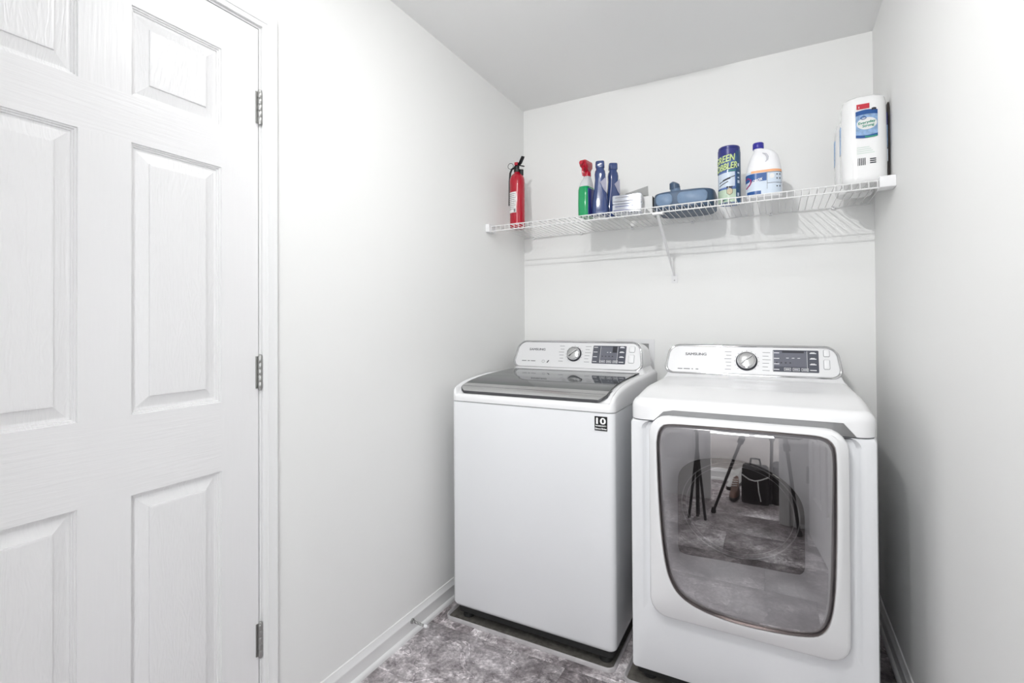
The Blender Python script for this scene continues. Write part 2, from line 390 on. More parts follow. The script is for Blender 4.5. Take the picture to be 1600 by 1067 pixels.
def hinge(parent, zc, y=.0015):
    mb = MB()
    for k in range(5):
        z0 = zc-.0445+k*.0178; mb.lathe([(.0058, z0+.0004), (.0062, z0+.0012), (.0062, z0+.0168), (.0058, z0+.0174)], 12, o=(.0065, y, 0))
    mb.lathe([(.003, zc-.050), (.0052, zc-.0475), (.0052, zc+.0475), (.003, zc+.050)], 10, o=(.0065, y, 0))
    h = mb.build('hinge', NICKEL, parent, True)
    MB().box(.0, .0025, y-.010, y-.003, zc-.0445, zc+.0445).build('hinge_leaf', NICKEL, h, False)
for zc in (1.824-.01, 1.0835-.01, .341-.01): hinge(d1, zc)
# knob of the left door (out of frame)
k = MB().lathe([(.032, 0), (.032, .006), (.012, .012), (.012, .03), (.02, .036), (.027, .05), (.022, .064), (.006, .068)], 24).build('door_knob', NICKEL, d1)
k.rotation_euler = (0, PI/2, 0); k.location = (0, -.655, .92)
# open room door against the right wall, and a hall door leaf: both show in the dryer glass
d3 = six_panel('door_2'); d3.rotation_euler = (0, 0, PI-.13); d3.location = (1.435, -2.60, .01)
for zc in (1.82, 1.07, .33): hinge(d3, zc)
d4 = six_panel('door_3'); d4.rotation_euler = (0, 0, PI/2+.0); d4.location = (.16, -2.93, .01)
d4.rotation_euler = (0, 0, PI/2); 
for zc in (1.82, 1.07, .33): hinge(d4, zc)

# ---------------------------------------------------------------- appliance helpers
def interp(T, y):
    if y <= T[0][0]: return T[0][1]
    for (a, p), (b, q) in zip(T, T[1:]):
        if y <= b: return p+(q-p)*(y-a)/(b-a)
    return T[-1][1]
def rrs(x0, x1, y0, y1, r, n=8, m=18):
    P = rrect(x0, x1, y0, y1, r, n); o = []
    for c in range(4):
        o += P[c*(n+1):(c+1)*(n+1)]; a = P[c*(n+1)+n]; b = P[((c+1) % 4)*(n+1)]
        o += [(a[0]+(b[0]-a[0])*k/(m+1), a[1]+(b[1]-a[1])*k/(m+1)) for k in range(1, m+1)]
    return o
def cushion(mb, x0, x1, y0, y1, rc, R, top, zb, n=10, rings_in=10, pw=1.0):
    """body with vertical sides from zb, rolled-over edge of radius R and a top surface top(x, y)"""
    L = []
    o0 = rrs(x0, x1, y0, y1, rc, n)
    L.append([(x, y, zb(x, y) if callable(zb) else zb) for x, y in o0])
    for k in range(7):
        t = PI/2*k/6; d = R*(1-math.cos(t)); o = rrs(x0+d, x1-d, y0+d, y1-d, max(rc-d, .002), n)
        L.append([(x, y, top(x, y)-R+R*math.sin(t)) for x, y in o])
    m_ = min(x1-x0, y1-y0)/2
    for k in range(1, rings_in+1):
        d = R+(m_-R-.003)*(k/rings_in)**pw; o = rrs(x0+d, x1-d, y0+d, y1-d, max(rc-d, .002), n)
        L.append([(x, y, top(x, y)) for x, y in o])
    mb.rings(L, True, True); return mb
def sm(a, b, x):
    t = max(0, min(1, (x-a)/(b-a))); return t*t*(3-2*t)

def console(root, xl, xr, y0, z0, v0, v1, body_rear, knob, disp, side='W'):
    """tilted control panel; (x, v) lie in its plane, v upwards"""
    s = Vector((0, .05, .12)).normalized(); n = Vector((0, -s.z, s.y))
    def P(x, v, d=0): return Vector((x, y0, z0))+s*v+n*d
    def out(g):  # outline with leaning ends and arched top
        pts = []
        for x, v in rrect(xl-g, xr+g, v0-g, v1+g, .040+g, 9):
            t = (v-v0)/(v1-v0); u = (x-(xl+xr)/2)/((xr-xl)/2)
            lean = .018*t*(-u)
            pts.append((x+lean, v-.006*u*u*t*1.4-.004*(1-t)*(1-u*u)*0))
        return pts
    # housing behind the panel
    O = out(.006)
    L = [[(x*1.0, P(x, v, -.006).y, P(x, v, -.006).z) for x, v in O]]
    for dd, ins in ((.012, .000), (.05, .004), (.09, .012)):
        L.append([(((x-(xl+xr)/2)*(1-ins*.6)+(xl+xr)/2), min(P(x, v, -.006).y+dd, body_rear), P(x, v-ins*(v-v0)/(v1-v0), -.006).z) for x, v in O])
    L.append([(p[0], body_rear, p[2]) for p in L[-1]])
    MB().rings(L).build('console_housing', APPL_PL, root)
    # chrome rim
    R = []
    for g, d in ((.006, -.006), (.0065, .000), (.005, .0035), (.002, .0050), (-.002, .0045), (-.0045, .002), (-.0055, -.001)):
        R.append([P(x, v, d) for x, v in out(g)])
    MB().rings(R, False, False).build('chrome_rim', CHROME, root)
    face = MB().rings([[P(x, v, -.003) for x, v in out(-.0035)], [P(x, v, .001) for x, v in out(-.0045)]]).build('control_panel', PANELW, root)
    # knob
    kx, kv, kr = knob
    def ring(r, d, nn=40): return [P(kx+r*math.cos(2*PI*k/nn), kv+r*math.sin(2*PI*k/nn), d) for k in range(nn)]
    kn = MB().rings([ring(kr, .001), ring(kr, .004), ring(kr*.93, .006), ring(kr*.86, .006)], False, True).build('knob', PRINTD if side == 'W' else PRINTD, root)
    MB().rings([ring(kr*.88, .005), ring(kr*.88, .016), ring(kr*.83, .0215), ring(kr*.76, .0225), ring(kr*.72, .0205)], False, True).build('knob_ring', CHROME, kn)
    # domed face with a raised grip bar across
    gx = []
    for j in range(7):
        r = kr*.70*(1-j/7); gx.append(ring(r, .0205+.004*(1-(r/(kr*.7))**2)))
    MB().rings(gx, False, True).build('knob_face', BRUSH, kn)
    a = .7
    bar = [P(kx+math.cos(a)*l*kr*.64-math.sin(a)*w_, kv+math.sin(a)*l*kr*.64+math.cos(a)*w_, d) for l, w_, d in
           ((-1, -.0035, .021), (1, -.0035, .021), (1, .0035, .021), (-1, .0035, .021), (-1, -.002, .031), (1, -.002, .031), (1, .002, .031), (-1, .002, .031))]
    MB().add(bar, [(0, 1, 2, 3), (4, 5, 6, 7), (0, 1, 5, 4), (1, 2, 6, 5), (2, 3, 7, 6), (3, 0, 4, 7)]).build('knob_grip', CHROME, kn, False)
    # tick marks around knob
    mt = MB()
    def quad(mb, x0, x1, va, vb, d, sk=0): mb.add([P(x0, va, d), P(x1, va, d), P(x1+sk, vb, d), P(x0+sk, vb, d), P(x0, va, d-.0008), P(x1, va, d-.0008), P(x1+sk, vb, d-.0008), P(x0+sk, vb, d-.0008)],
                        [(0, 1, 2, 3), (4, 7, 6, 5), (0, 4, 5, 1), (1, 5, 6, 2), (2, 6, 7, 3), (3, 7, 4, 0)])
    for k in range(13):
        t = PI*1.25-k*PI*1.5/12; cx, cv = kx+kr*1.12*math.cos(t), kv+kr*1.12*math.sin(t)
        quad(mt, cx-.0012, cx+.0012, cv-.0012, cv+.0012, .0016)
    for k in range(6):
        v = kv+.040-k*.0155
        wl = (.028, .022, .03, .024, .02, .026)[k]
        quad(mt, kx+kr*1.3+.006, kx+kr*1.3+.006+wl, v-.0009, v+.0009, .0016)
        quad(mt, kx-kr*1.3-.006-wl*.9, kx-kr*1.3-.006, v-.0009, v+.0009, .0016)
    mt.build('dial_marks', PRINTG, face, False)
    # display
    a0, a1, b0, b1 = disp
    dp = MB().rings([[P(x, v, .0005) for x, v in rrect(a0, a1, b0, b1, .003, 2)], [P(x, v, .0022) for x, v in rrect(a0, a1, b0, b1, .003, 2)]]).build('display', DISP, root)
    sw = (a1-a0)
    s0, s1 = (a0+sw*.24, a1-sw*.25) if side == 'W' else (a0+sw*.02, a1-sw*.25)
    ms = MB(); quad(ms, s0, s1, b0+(b1-b0)*.24, b1-.006, .0028); ms.build('screen', DISP2, dp, False)
    mp = MB()
    for k in range(3):   # outlined soft keys along the foot
        xx = a0+sw*(.25+.19*k); ww = sw*.15; ya, yb = b0+.005, b0+.017
        for q in ((xx, xx+ww, ya, ya+.0012), (xx, xx+ww, yb-.0012, yb), (xx, xx+.0012, ya, yb), (xx+ww-.0012, xx+ww, ya, yb), (xx+.004, xx+ww-.004, (ya+yb)/2-.0013, (ya+yb)/2+.0013)): quad(mp, *q, .003)
    for k in range(4):
        v = b0+.008+k*.0235
        quad(mp, a0+.004, a0+.004+sw*.12, v, v+.0028, .003); quad(mp, a1-sw*.19, a1-sw*.19+sw*.14, v, v+.0032, .003)
        if k: quad(mp, a1-sw*.17, a1-sw*.17+sw*.09, v+.004, v+.0062, .003)
    quad(mp, s0-.0012, s0, b0+.004, b1-.004, .003); quad(mp, s1, s1+.0012, b0+.004, b1-.004, .003)
    for k in range(3): quad(mp, s0+(s1-s0)*(.38+.17*k), s0+(s1-s0)*(.46+.17*k), b0+(b1-b0)*.62, b0+(b1-b0)*.645, .003)
    mp.build('display_print', PRINTW, dp, False)
    md = MB()
    if side == 'W': quad(md, s1-.024, s1-.002, b1-.034, b1-.004, .0031)
    else: quad(md, s0+.03, s1-.01, b1-.012, b1-.004, .0031)
    for k in range(4): quad(md, s0+.008+k*.016, s0+.014+k*.016, b0+(b1-b0)*.38, b0+(b1-b0)*.44, .0031)
    md.build('lit_segments', PRINTD, dp, False)
    # two buttons on the right
    bx0 = disp[1]+(.015 if side == 'W' else .017)
    for va, vb in ((v0+.088, v0+.115), (v0+.036, v0+.074)):
        rr0 = rrect(bx0, bx0+.024 if side == 'W' else bx0+.019, va, vb, .004, 3)
        bt = MB().rings([[P(x, v, .0005) for x, v in rr0], [P(x, v, .0038) for x, v in rr0], [P(x, v, .0045) for x, v in inset(rr0, .001)]]).build('button', APPL_PL, root)
        MB().rings([[P(x, v, .0008) for x, v in inset(rr0, -.0014)], [P(x, v, .0014) for x, v in inset(rr0, -.0014)]]).build('button_frame', PRINTG, bt)
    return P, face

# ================================================================ WASHER
wx0, wx1, wy0, wy1 = .090, .776, -.860, -.125
was = empty('washing_machine', ((wx0+wx1)/2, (wy0+wy1)/2, 0), 'white top-loading washing machine with smoked glass lid in the left corner', 'washing machine')
was_off = Vector(was.location)
class Sub: pass
def adopt(root):
    """parts are modelled in world space: shift them under the root"""
    inv = Matrix.Translation(-Vector(root.location))
    for ch in list(root.children): ch.matrix_parent_inverse = inv
def wtop(x, y):
    E_ = interp(((-.862, .944), (-.845, .955), (-.825, .963), (-.806, .969), (-.76, .977), (-.706, .983), (-.65, .987), (-.596, .990), (-.12, .992)), y)
    M_ = interp(((-.862, .9295), (-.850, .9292), (-.838, .930), (-.82, .944), (-.79, .958), (-.70, .973), (-.6, .980), (-.5, .984), (-.30, .987)), y)
    v = sm(.008, .022, min(x-wx0, wx1-x))*(1-sm(-.315, -.295, y))
    return E_*(1-v)+M_*v
body = []
for z, d in ((.060, .010), (.064, .006), (.070, .002), (.078, 0), (.888, 0), (.896, .001), (.898, .004)):
    body.append([(x, y, z) for x, y in rrect(wx0+d, wx1-d, wy0+d, wy1-d, .022, 6)])
MB().rings(body).build('cabinet', APPL, was)
MB().rings([[(x, y, z) for x, y in rrect(wx0+.006, wx1-.006, wy0+.006, wy1-.006, .02, 6)] for z in (.894, .906)]).build('seam', SEAM, was)
cushion(MB(), wx0-.0005, wx1+.0005, wy0-.002, wy1, .028, .018, wtop, .9005, 12, 34, 1.5).build('top_cover', APPL_PL, was)
# console plinth rising to the panel
pl = []
for y_, z_, in_ in ((-.365, .985, .004), (-.345, .995, .004), (-.325, 1.000, .004), (-.30, 1.02, .012), (-.27, 1.045, .02), (-.14, 1.045, .025), (-.128, .99, .02)):
    k_ = max(0, z_-.985)*.55
    pl.append([(wx0+.003, y_, .95), (wx1-.003, y_, .95), (wx1-.003, y_, .975), (wx1-.012-k_*.4, y_, min(z_, .992)), (wx1-.020-k_, y_, z_), (wx0+.020+k_, y_, z_), (wx0+.012+k_*.4, y_, min(z_, .992)), (wx0+.003, y_, .975)])
MB().rings(pl).build('console_plinth', APPL_PL, was)
Pw, facew = console(was, .094, .746, -.32, 1.008, -.010, .131, -.130, (.415, .062, .037), (.508, .667, .0185, .107), 'W')
mb = MB(); text_on(mb, 'SAMSUNG', .0165, lambda a, b, c: Pw(.216+a, .082+b, .0012+c), .086, weight=.0009); mb.build('brand_lettering', PRINTG, facew, False)
mb = MB()
for q in ((.140, .165), (.172, .184), (.190, .215)):
    p = [Pw(x, v, .0014) for x, v in ((q[0], .0195), (q[1], .0195), (q[1], .0235), (q[0], .0235))]; mb.add(p, [(0, 1, 2, 3)])
mb.build('small_print', PRINTG, facew, False)
mb = MB(); O = [(.258+.007*math.cos(a*PI/8), .021+.007*math.sin(a*PI/8)) for a in range(16)]
mb.tube([Pw(x, v, .0015) for x, v in O], .0006, 5, closed=True); mb.build('energy_ring', PRINTG, facew)
mb = MB(); p = [Pw(x, v, .0015) for x, v in ((.276, .014), (.282, .014), (.290, .027), (.284, .027))]; mb.add(p, [(0, 1, 2, 3)]); mb.build('energy_mark', PRINTD, facew, False)
# lid: smoked glass with a silver front lip
def lidz(y): return interp(((-.846, .9375), (-.841, .9445), (-.832, .951), (-.815, .958), (-.79, .9655), (-.75, .973), (-.70, .979), (-.62, .985), (-.5, .9895), (-.32, .9925)), y)
def lid_ring(d, dz, ya=-.846, yb=-.318, rc=.035):
    o = []
    for x, y in rrect(.113+d, .742-d, ya+d, yb-d, rc-d, 9):
        t = (y-ya)/(yb-ya); u = (x-.4275)/.3145
        xx = x+(-u)*.0*t
        z = lidz(y)
        o.append((xx, y, z+dz))
    return o
lid_parts = MB().rings([lid_ring(.004, -.009), lid_ring(0, -.007), lid_ring(0, -.001), lid_ring(.0012, .0006), lid_ring(.004, .0006)], True, False)
frame = lid_parts.build('lid', mat('dark_lid_edge', (.06, .06, .065), .3), was)
# glass surface as a grid so that the front lip can have its own material
def gridsurf(name, ya, yb, matl, dz, x0=.1165, x1=.7385, NX=14, NY=14, wrap=False):
    V = []; F = []
    for j in range(NY+1):
        y = ya+(yb-ya)*j/NY
        for i in range(NX+1):
            u = i/NX; x = x0+(x1-x0)*u
            # rounded corners: pull the ends in near front and rear
            c = .0
            for ye in (-.846, -.318):
                dd = abs(y-ye)
                if dd < .035: c = max(c, .035-math.sqrt(max(0, .035**2-(.035-dd)**2)))
            x = (x-.4275)*(1-c/.3145)+.4275
            z = lidz(y)
            V.append((x, y, z+dz))
    n = NX+1
    for j in range(NY):
        for i in range(NX): F.append((j*n+i, j*n+i+1, (j+1)*n+i+1, (j+1)*n+i))
    return mk(name, V, F, matl, frame)
gridsurf('glass_panel', -.792, -.3225, LIDGLASS, .0012, NY=24)
gridsurf('handle_lip', -.8445, -.792, BRUSH, .0016, NY=12)
MB().tube([(.121, -.818, lidz(-.818)+.0012), (.733, -.818, lidz(-.818)+.0012)], .0009, 6).build('lip_groove', SEAM, frame)
# energy sticker
st = MB().box(.706, .752, wy0-.0022, wy0-.0012, .836, .886).build('sticker', BLACK, was, False); st['label'] = 'black 10 year warranty sticker'
mb = MB()
text_on(mb, '10', .031, lambda a, b, c: (.7295+a, wy0-.0026-c, .8685+b), .033, weight=.0014)
text_on(mb, 'WARRANTY', .0065, lambda a, b, c: (.729+a, wy0-.0026-c, .8525+b), .040, weight=.0003)
text_on(mb, 'Direct Drive', .0075, lambda a, b, c: (.729+a, wy0-.0026-c, .8425+b), .041, weight=.0004)
mb.build('sticker_print', mat('sticker_white', (.95, .95, .95), .4), st, False)
for x, y in ((wx0+.05, wy0+.05), (wx1-.05, wy0+.05), (wx0+.05, wy1-.05), (wx1-.05, wy1-.05)):
    MB().lathe([(.022, .0062), (.024, .010), (.020, .022), (.010, .025), (.010, .064)], 20, o=(x, y, 0)).build('foot', RUBBER, was)
MB().rings([[(x, y, z) for x, y in rrect(wx0+.014, wx1-.014, wy0+.016, wy1-.02, .02, 4)] for z in (.034, .062)]).build('under_shade_block', RUBBER, was)  # black block stands for the dark void below the open cabinet
adopt(was)

# shallow trays under the two machines
def tray(name, x0, x1, y0, y1, label, h=.016):
    r = empty(name, ((x0+x1)/2, (y0+y1)/2, 0), label, 'tray')
    R = []
    for d, z in ((0, .0003), (0, h-.002), (.0015, h), (.004, h), (.006, h-.002), (.010, .006)):
        R.append([(x, y, z) for x, y in rrect(x0+d, x1-d, y0+d, y1-d, .03-d*.8, 6)])
    MB().rings(R, True, True).build('tray_body', TRAYM, r)
    MB().rings([[(x, y, z) for x, y in rrect(x0+.0105, x1-.0105, y0+.0105, y1-.0105, .02, 6)] for z in (.0058, .0062)]).build('dust', DUST, r)
    adopt(r)
tray('washer_tray', .058, .772, -.872, -.10, 'shallow grey tray with dusty floor under the top-loading washer')
# ================================================================ DRYER
dx0, dx1, dy0, dy1 = .8355, 1.522, -.875, -.125
dry = empty('tumble_dryer', ((dx0+dx1)/2, (dy0+dy1)/2, 0), 'white front-loading tumble dryer with large smoked glass door on the right', 'dryer')
def dtop(x, y):
    z = .962+.020*sm(dy0, -.62, y)
    # recessed panel near the console
    ix = min(x-dx0, dx1-x)
    v = sm(.05, .15, ix)*sm(-.66, -.52, y)*(1-sm(-.44, -.34, y)); z -= .006*v
    return z
cushion(MB(), dx0-.0005, dx1+.0005, dy0-.004, dy1, .050, .030, dtop, lambda x, y: .8925+(.0375*sm(.925, .955, x)*(1-sm(1.445, 1.475, x)) if y < dy0+.02 else 0), 16, 30).build('top_cover', APPL_PL, dry)
MB().rings([[(x, y, z) for x, y in rrect(dx0+.005, dx1-.005, dy0+.005, dy1-.005, .03, 6)] for z in (.884, .899)]).build('seam', SEAM, dry)
# cabinet: front face with a scooped channel around the door
zb, zt = .050, .8895
sides = MB(); L = []
for z, d in ((zb, .004), (zb+.006, 0), (zt-.003, 0), (zt, .003)):
    L.append([(x, y, z) for x, y in rrect(dx0+d, dx1-d, dy0+.02+d, dy1-d, .018, 6)])
sides.rings(L); sides.build('cabinet', APPL, dry)
def face_ring(x0, x1, z0, z1, r, yv, n=10):
    return [(x, yv(x, z) if callable(yv) else yv, z) for x, z in rrect(x0, x1, z0, z1, r, n)]
def dep(amount): return lambda x, z: dy0+amount*sm(.26, .42, z)
L = [face_ring(dx0, dx1, zb+.004, zt, .012, dy0+.022), face_ring(dx0, dx1, zb+.004, zt, .012, dy0+.014), face_ring(dx0+.004, dx1-.004, zb+.008, zt-.001, .011, dy0+.004), face_ring(dx0+.014, dx1-.014, zb+.016, zt-.001, .010, dy0),
     face_ring(.874, 1.484, .225, zt-.0012, .03, dy0), face_ring(.879, 1.479, .235, zt-.0014, .03, dep(.006)), face_ring(.886, 1.472, .245, zt-.0016, .03, dep(.015)), face_ring(.896, 1.462, .26, zt-.002, .03, dep(.016)),
     face_ring(.95, 1.40, .32, .85, .03, dep(.016))]
MB().rings(L, False, True).build('front_panel', APPL, dry)
MB().rings([[(x, y_, z) for x, z in rrect(.915, 1.485, .880, .940, .01, 4)] for y_ in (dy0+.060, dy0+.028)]).build('scoop_back', APPL, dry)
# door
dzc = lambda g: rrect(.906+g, 1.452-g, .268+g, .912-g, .055-g*.8, 10)
GO = [(.9365, .80), (.9375, .845), (.9475, .878), (.975, .8925), (1.08, .8955), (1.20, .8965), (1.32, .8965), (1.385, .8945), (1.411, .878), (1.419, .845), (1.4195, .74), (1.418, .60), (1.413, .47), (1.402, .39), (1.380, .348), (1.340, .331), (1.26, .321), (1.16, .319), (1.07, .331), (1.01, .356), (.978, .395), (.961, .45), (.948, .55), (.940, .68)]
def resample(O, n):
    pts = [Vector((*p, 0)) for p in O]; N = len(pts); seg = [(pts[(i+1) % N]-pts[i]).length for i in range(N)]; tot = sum(seg); out = []
    i = 0; acc = 0
    for k in range(n):
        t = tot*k/n
        while acc+seg[i] < t: acc += seg[i]; i += 1
        q = pts[i].lerp(pts[(i+1) % N], (t-acc)/seg[i]); out.append((q.x, q.y))
    return out
def by_angle(O, cx, cz, n):
    """resample a star-shaped outline at n equal angles so that outlines can be lofted"""
    D = resample(O, 1200); A = sorted((math.atan2(z-cz, x-cx), x, z) for x, z in D); out = []
    for k in range(n):
        a = -PI+2*PI*(k+.5)/n; b = min(A, key=lambda q: abs(q[0]-a)); out.append((b[1], b[2]))
    return out
NA = 160; gcx, gcz = 1.178, .60
OD = [by_angle(dzc(g), gcx, gcz, NA) for g in (0, .004, .010)]
GG = resample(spline(GO, 6), 400)[::-1]
OG = by_angle(GG, gcx, gcz, NA)
def scl(O, d): return [(x-(x-gcx)/math.hypot(x-gcx, z-gcz)*d, z-(z-gcz)/math.hypot(x-gcx, z-gcz)*d) for x, z in O]
yd = dy0
L = [[(x, yd+.012, z) for x, z in OD[0]], [(x, yd-.028, z) for x, z in OD[0]], [(x, yd-.036, z) for x, z in OD[1]], [(x, yd-.040, z) for x, z in OD[2]],
     [(x, yd-.052, z) for x, z in scl(OG, -.016)], [(x, yd-.056, z) for x, z in scl(OG, -.006)], [(x, yd-.0565, z) for x, z in scl(OG, -.003)], [(x, yd-.054, z) for x, z in scl(OG, -.001)], [(x, yd-.030, z) for x, z in OG]]
door = MB().rings(L, True, False).build('door', APPL_PL, dry)
DCHR = mat('dark_chrome', (.40, .36, .35), .10, metal=1)
L = [[(x, yd-.0545, z) for x, z in scl(OG, -.0008)], [(x, yd-.0575, z) for x, z in scl(OG, .0004)], [(x, yd-.0575, z) for x, z in scl(OG, .0016)], [(x, yd-.044, z) for x, z in scl(OG, .0024)]]
MB().rings(L, False, False).build('chrome_trim', DCHR, door)
gl = MB().rings([[(x, yd-.0445, z) for x, z in scl(OG, .0020)], [(x, yd-.0490, z) for x, z in scl(OG, .007)], [(x, yd-.0520, z) for x, z in scl(OG, .0125)], [(x, yd-.0530, z) for x, z in scl(OG, .018)]], False, True).build('glass', GLASS, door, False)
MB().rings([[(x, yd-.0440, z) for x, z in scl(OG, .0022)], [(x, yd-.0505, z) for x, z in scl(OG, .0060)]], False, False).build('glass_edge_line', DCHR, gl) if 0 else None
# moulded inner door seen through the glass
IO = [(.989, .58), (.989, .69), (.998, .735), (1.035, .768), (1.093, .785), (1.166, .789), (1.235, .775), (1.29, .745), (1.328, .705), (1.344, .66), (1.345, .58), (1.3445, .50), (1.338, .48), (1.32, .473), (1.20, .471), (1.09, .468), (1.02, .465), (.997, .470), (.989, .486)]
icx, icz = 1.17, .60
OI = by_angle(resample(spline(IO, 5), 400), gcx, gcz, NA)
def mixo(A, B, t): return [(a[0]*(1-t)+b[0]*t, a[1]*(1-t)+b[1]*t) for a, b in zip(A, B)]
L = [[(x, yd-.040, z) for x, z in scl(OG, .002)], [(x, yd-.041, z) for x, z in scl(OG, .012)], [(x, yd-.040, z) for x, z in mixo(OG, OI, .35)], [(x, yd-.036, z) for x, z in mixo(OG, OI, .52)], [(x, yd-.027, z) for x, z in mixo(OG, OI, .70)], [(x, yd-.012, z) for x, z in mixo(OG, OI, .86)], [(x, yd+.004, z) for x, z in mixo(OG, OI, .97)], [(x, yd+.009, z) for x, z in OI]]
INNER = mat('inner_door_plastic', (.80, .80, .81), .4)
MB().rings(L, False, False).build('inner_door', INNER, door)
L = [[(x, yd+.0085, z) for x, z in scl(OI, -.002)], [(x, yd+.0105, z) for x, z in scl(OI, -.002)]]
MB().rings(L, True, True).build('drum_window', mat('dark_window', (.035, .03, .03), .12), door)
for k_, rx_ in enumerate((.166, .152)):
    MB().tube([(1.167+rx_*math.cos(a*PI/36), yd+.0075, .635+rx_*.88*math.sin(a*PI/36)) for a in range(72)], .0010 if k_ else .0018, 6, closed=True).build('drum_ring', mat('ring_grey', (.22, .21, .21), .4), door)
# console
pl = []
for y_, z_, in_ in ((-.335, .972, .02), (-.315, .980, .006), (-.285, .992, .004), (-.26, 1.02, .010), (-.23, 1.06, .02), (-.14, 1.06, .025), (-.128, .99, .02)):
    k_ = max(0, z_-.975)*.35
    pl.append([(dx0+.003, y_, .945), (dx1-.003, y_, .945), (dx1-.004, y_, .962), (dx1-.010-k_*.4, y_, min(z_, .978)), (dx1-.016-k_, y_, z_), (dx0+.008+k_, y_, z_), (dx0+.006+k_*.4, y_, min(z_, .978)), (dx0+.003, y_, .962)])
MB().rings(pl).build('console_plinth', APPL_PL, dry)
Pd, faced = console(dry, .838, 1.502, -.28, 1.0, -.004, .129, -.130, (1.167, .056, .041), (1.264, 1.4245, .0155, .108), 'D')
mb = MB(); text_on(mb, 'SAMSUNG', .0165, lambda a, b, c: Pd(.965+a, .082+b, .0012+c), .086, weight=.0009); mb.build('brand_lettering', PRINTG, faced, False)
mb = MB()
for q in ((.892, .912), (.917, .943), (.950, .956), (.967, .978)):
    p = [Pd(x, v, .0014) for x, v in ((q[0], .0125), (q[1], .0125), (q[1], .0165), (q[0], .0165))]; mb.add(p, [(0, 1, 2, 3)])
mb.build('small_print', PRINTG, faced, False)
for x, y in ((dx0+.05, dy0+.06), (dx1-.05, dy0+.06), (dx0+.05, dy1-.05), (dx1-.05, dy1-.05)):
    MB().lathe([(.022, .0062), (.024, .010), (.020, .022), (.010, .025), (.010, .054)], 20, o=(x, y, 0)).build('foot', RUBBER, dry)
MB().rings([[(x, y, z) for x, y in rrect(dx0+.012, dx1-.012, dy0+.022, dy1-.02, .02, 4)] for z in (.030, .052)]).build('under_shade_block', RUBBER, dry)  # black block painting the dark gap below the dryer
adopt(dry)
tray('dryer_tray', .806, 1.552, -.892, -.10, 'shallow grey tray under the front-loading dryer')

# ================================================================ WIRE SHELF
ZD = lambda x: 1.703+.0055*x           # deck height (axis of the deck wires)
YFR = -.405
shelf = empty('wire_shelf', (0, 0, 1.703), 'white wire shelf with front lip spanning the back wall', 'shelf')
def rail(y, dz, r, nm='rail', xa=.006, xb=W-.006): MB().tube([(xa, y, ZD(xa)+dz), (xb, y, ZD(xb)+dz)], r, 8).build(nm, WIREW, shelf)
rail(YFR, 0, .0028, 'front_rail', .012, W-.03); rail(YFR-.0015, -.0245, .0030, 'lip_rail', .012, W-.03); rail(-.012, -.003, .0026, 'back_rail')
wm = None
for k in range(64):
    x = .022+k*.0254
    if x > W-.02: break
    if wm is None:
        wm = MB().tube([(0, -.009, 0), (0, YFR+.004, 0), (0, YFR-.0035, -.002), (0, YFR-.004, -.027)], .0016, 6).build('wire', WIREW, shelf)
        o = wm
    else: o = wm.copy(); C.objects.link(o); o.parent = shelf
    o.location = (x, 0, ZD(x)+.001)
for x in (.066, .35, .628, .922, 1.26, 1.50):     # wall clips on the back rail
    z = ZD(x)-.003
    c = MB().box(x-.006, x+.006, -.0165, -.0002, z-.007, z+.006).tube([(x, -.0165, z+.001), (x, -.019, z+.001)], .0042, 10).build('wall_clip', APPL_PL, shelf)
    MB().tube([(x, -.0188, z+.001), (x, -.0198, z+.001)], .0022, 8).build('screw', NICKEL, c)
def side_bracket(x0, x1):
    z = ZD((x0+x1)/2)
    MB().rings([[(x, y_, zz_) for y_, zz_ in rrect(YFR-.026, YFR+.035, z-.030, z+.010, .004, 3)] for x in (x0, x1)]).build('side_bracket', APPL_PL, shelf)
side_bracket(.0005, .020); side_bracket(W-.046, W-.0005)
# diagonal brace from the lip to the wall
br = MB()
A = Vector((.835, YFR+.002, ZD(.835)-.026)); B = Vector((.834, -.004, 1.448))
t = (B-A).normalized(); sd = Vector((1, 0, 0)); nn = t.cross(sd).normalized()
R = []
for p, w_ in ((A, .005), (A.lerp(B, .05), .006), (A.lerp(B, .5), .0055), (A.lerp(B, .95), .0045), (B, .0045)):
    R.append([p+sd*w_-nn*.002, p+sd*w_+nn*.001, p+sd*(w_-.002)+nn*.002, p-sd*(w_-.002)+nn*.002, p-sd*w_+nn*.001, p-sd*w_-nn*.002])
brace = br.rings(R).build('brace', APPL_PL, shelf)
fp = MB().rings([[(x, y, z) for x, z in rrect(.820, .849, 1.412, 1.455, .004, 3)] for y in (-.0003, -.004)]).build('foot_plate', APPL_PL, brace, True)
MB().box(.815, .858, YFR-.006, YFR+.02, ZD(.83)-.032, ZD(.83)-.0245).build('brace_hook', APPL_PL, brace, False)
MB().tube([(.8345, -.003, 1.425), (.8345, -.0058, 1.425)], .0035, 10).build('screw', NICKEL, shelf)
# flat joining strip between the two lengths of shelf
jn = MB(); zz = ZD(.775)
jn.box(.762, .787, YFR+.01, -.02, zz-.0062, zz-.0030).build('joining_strip', WIREW, shelf, False)
adopt(shelf)

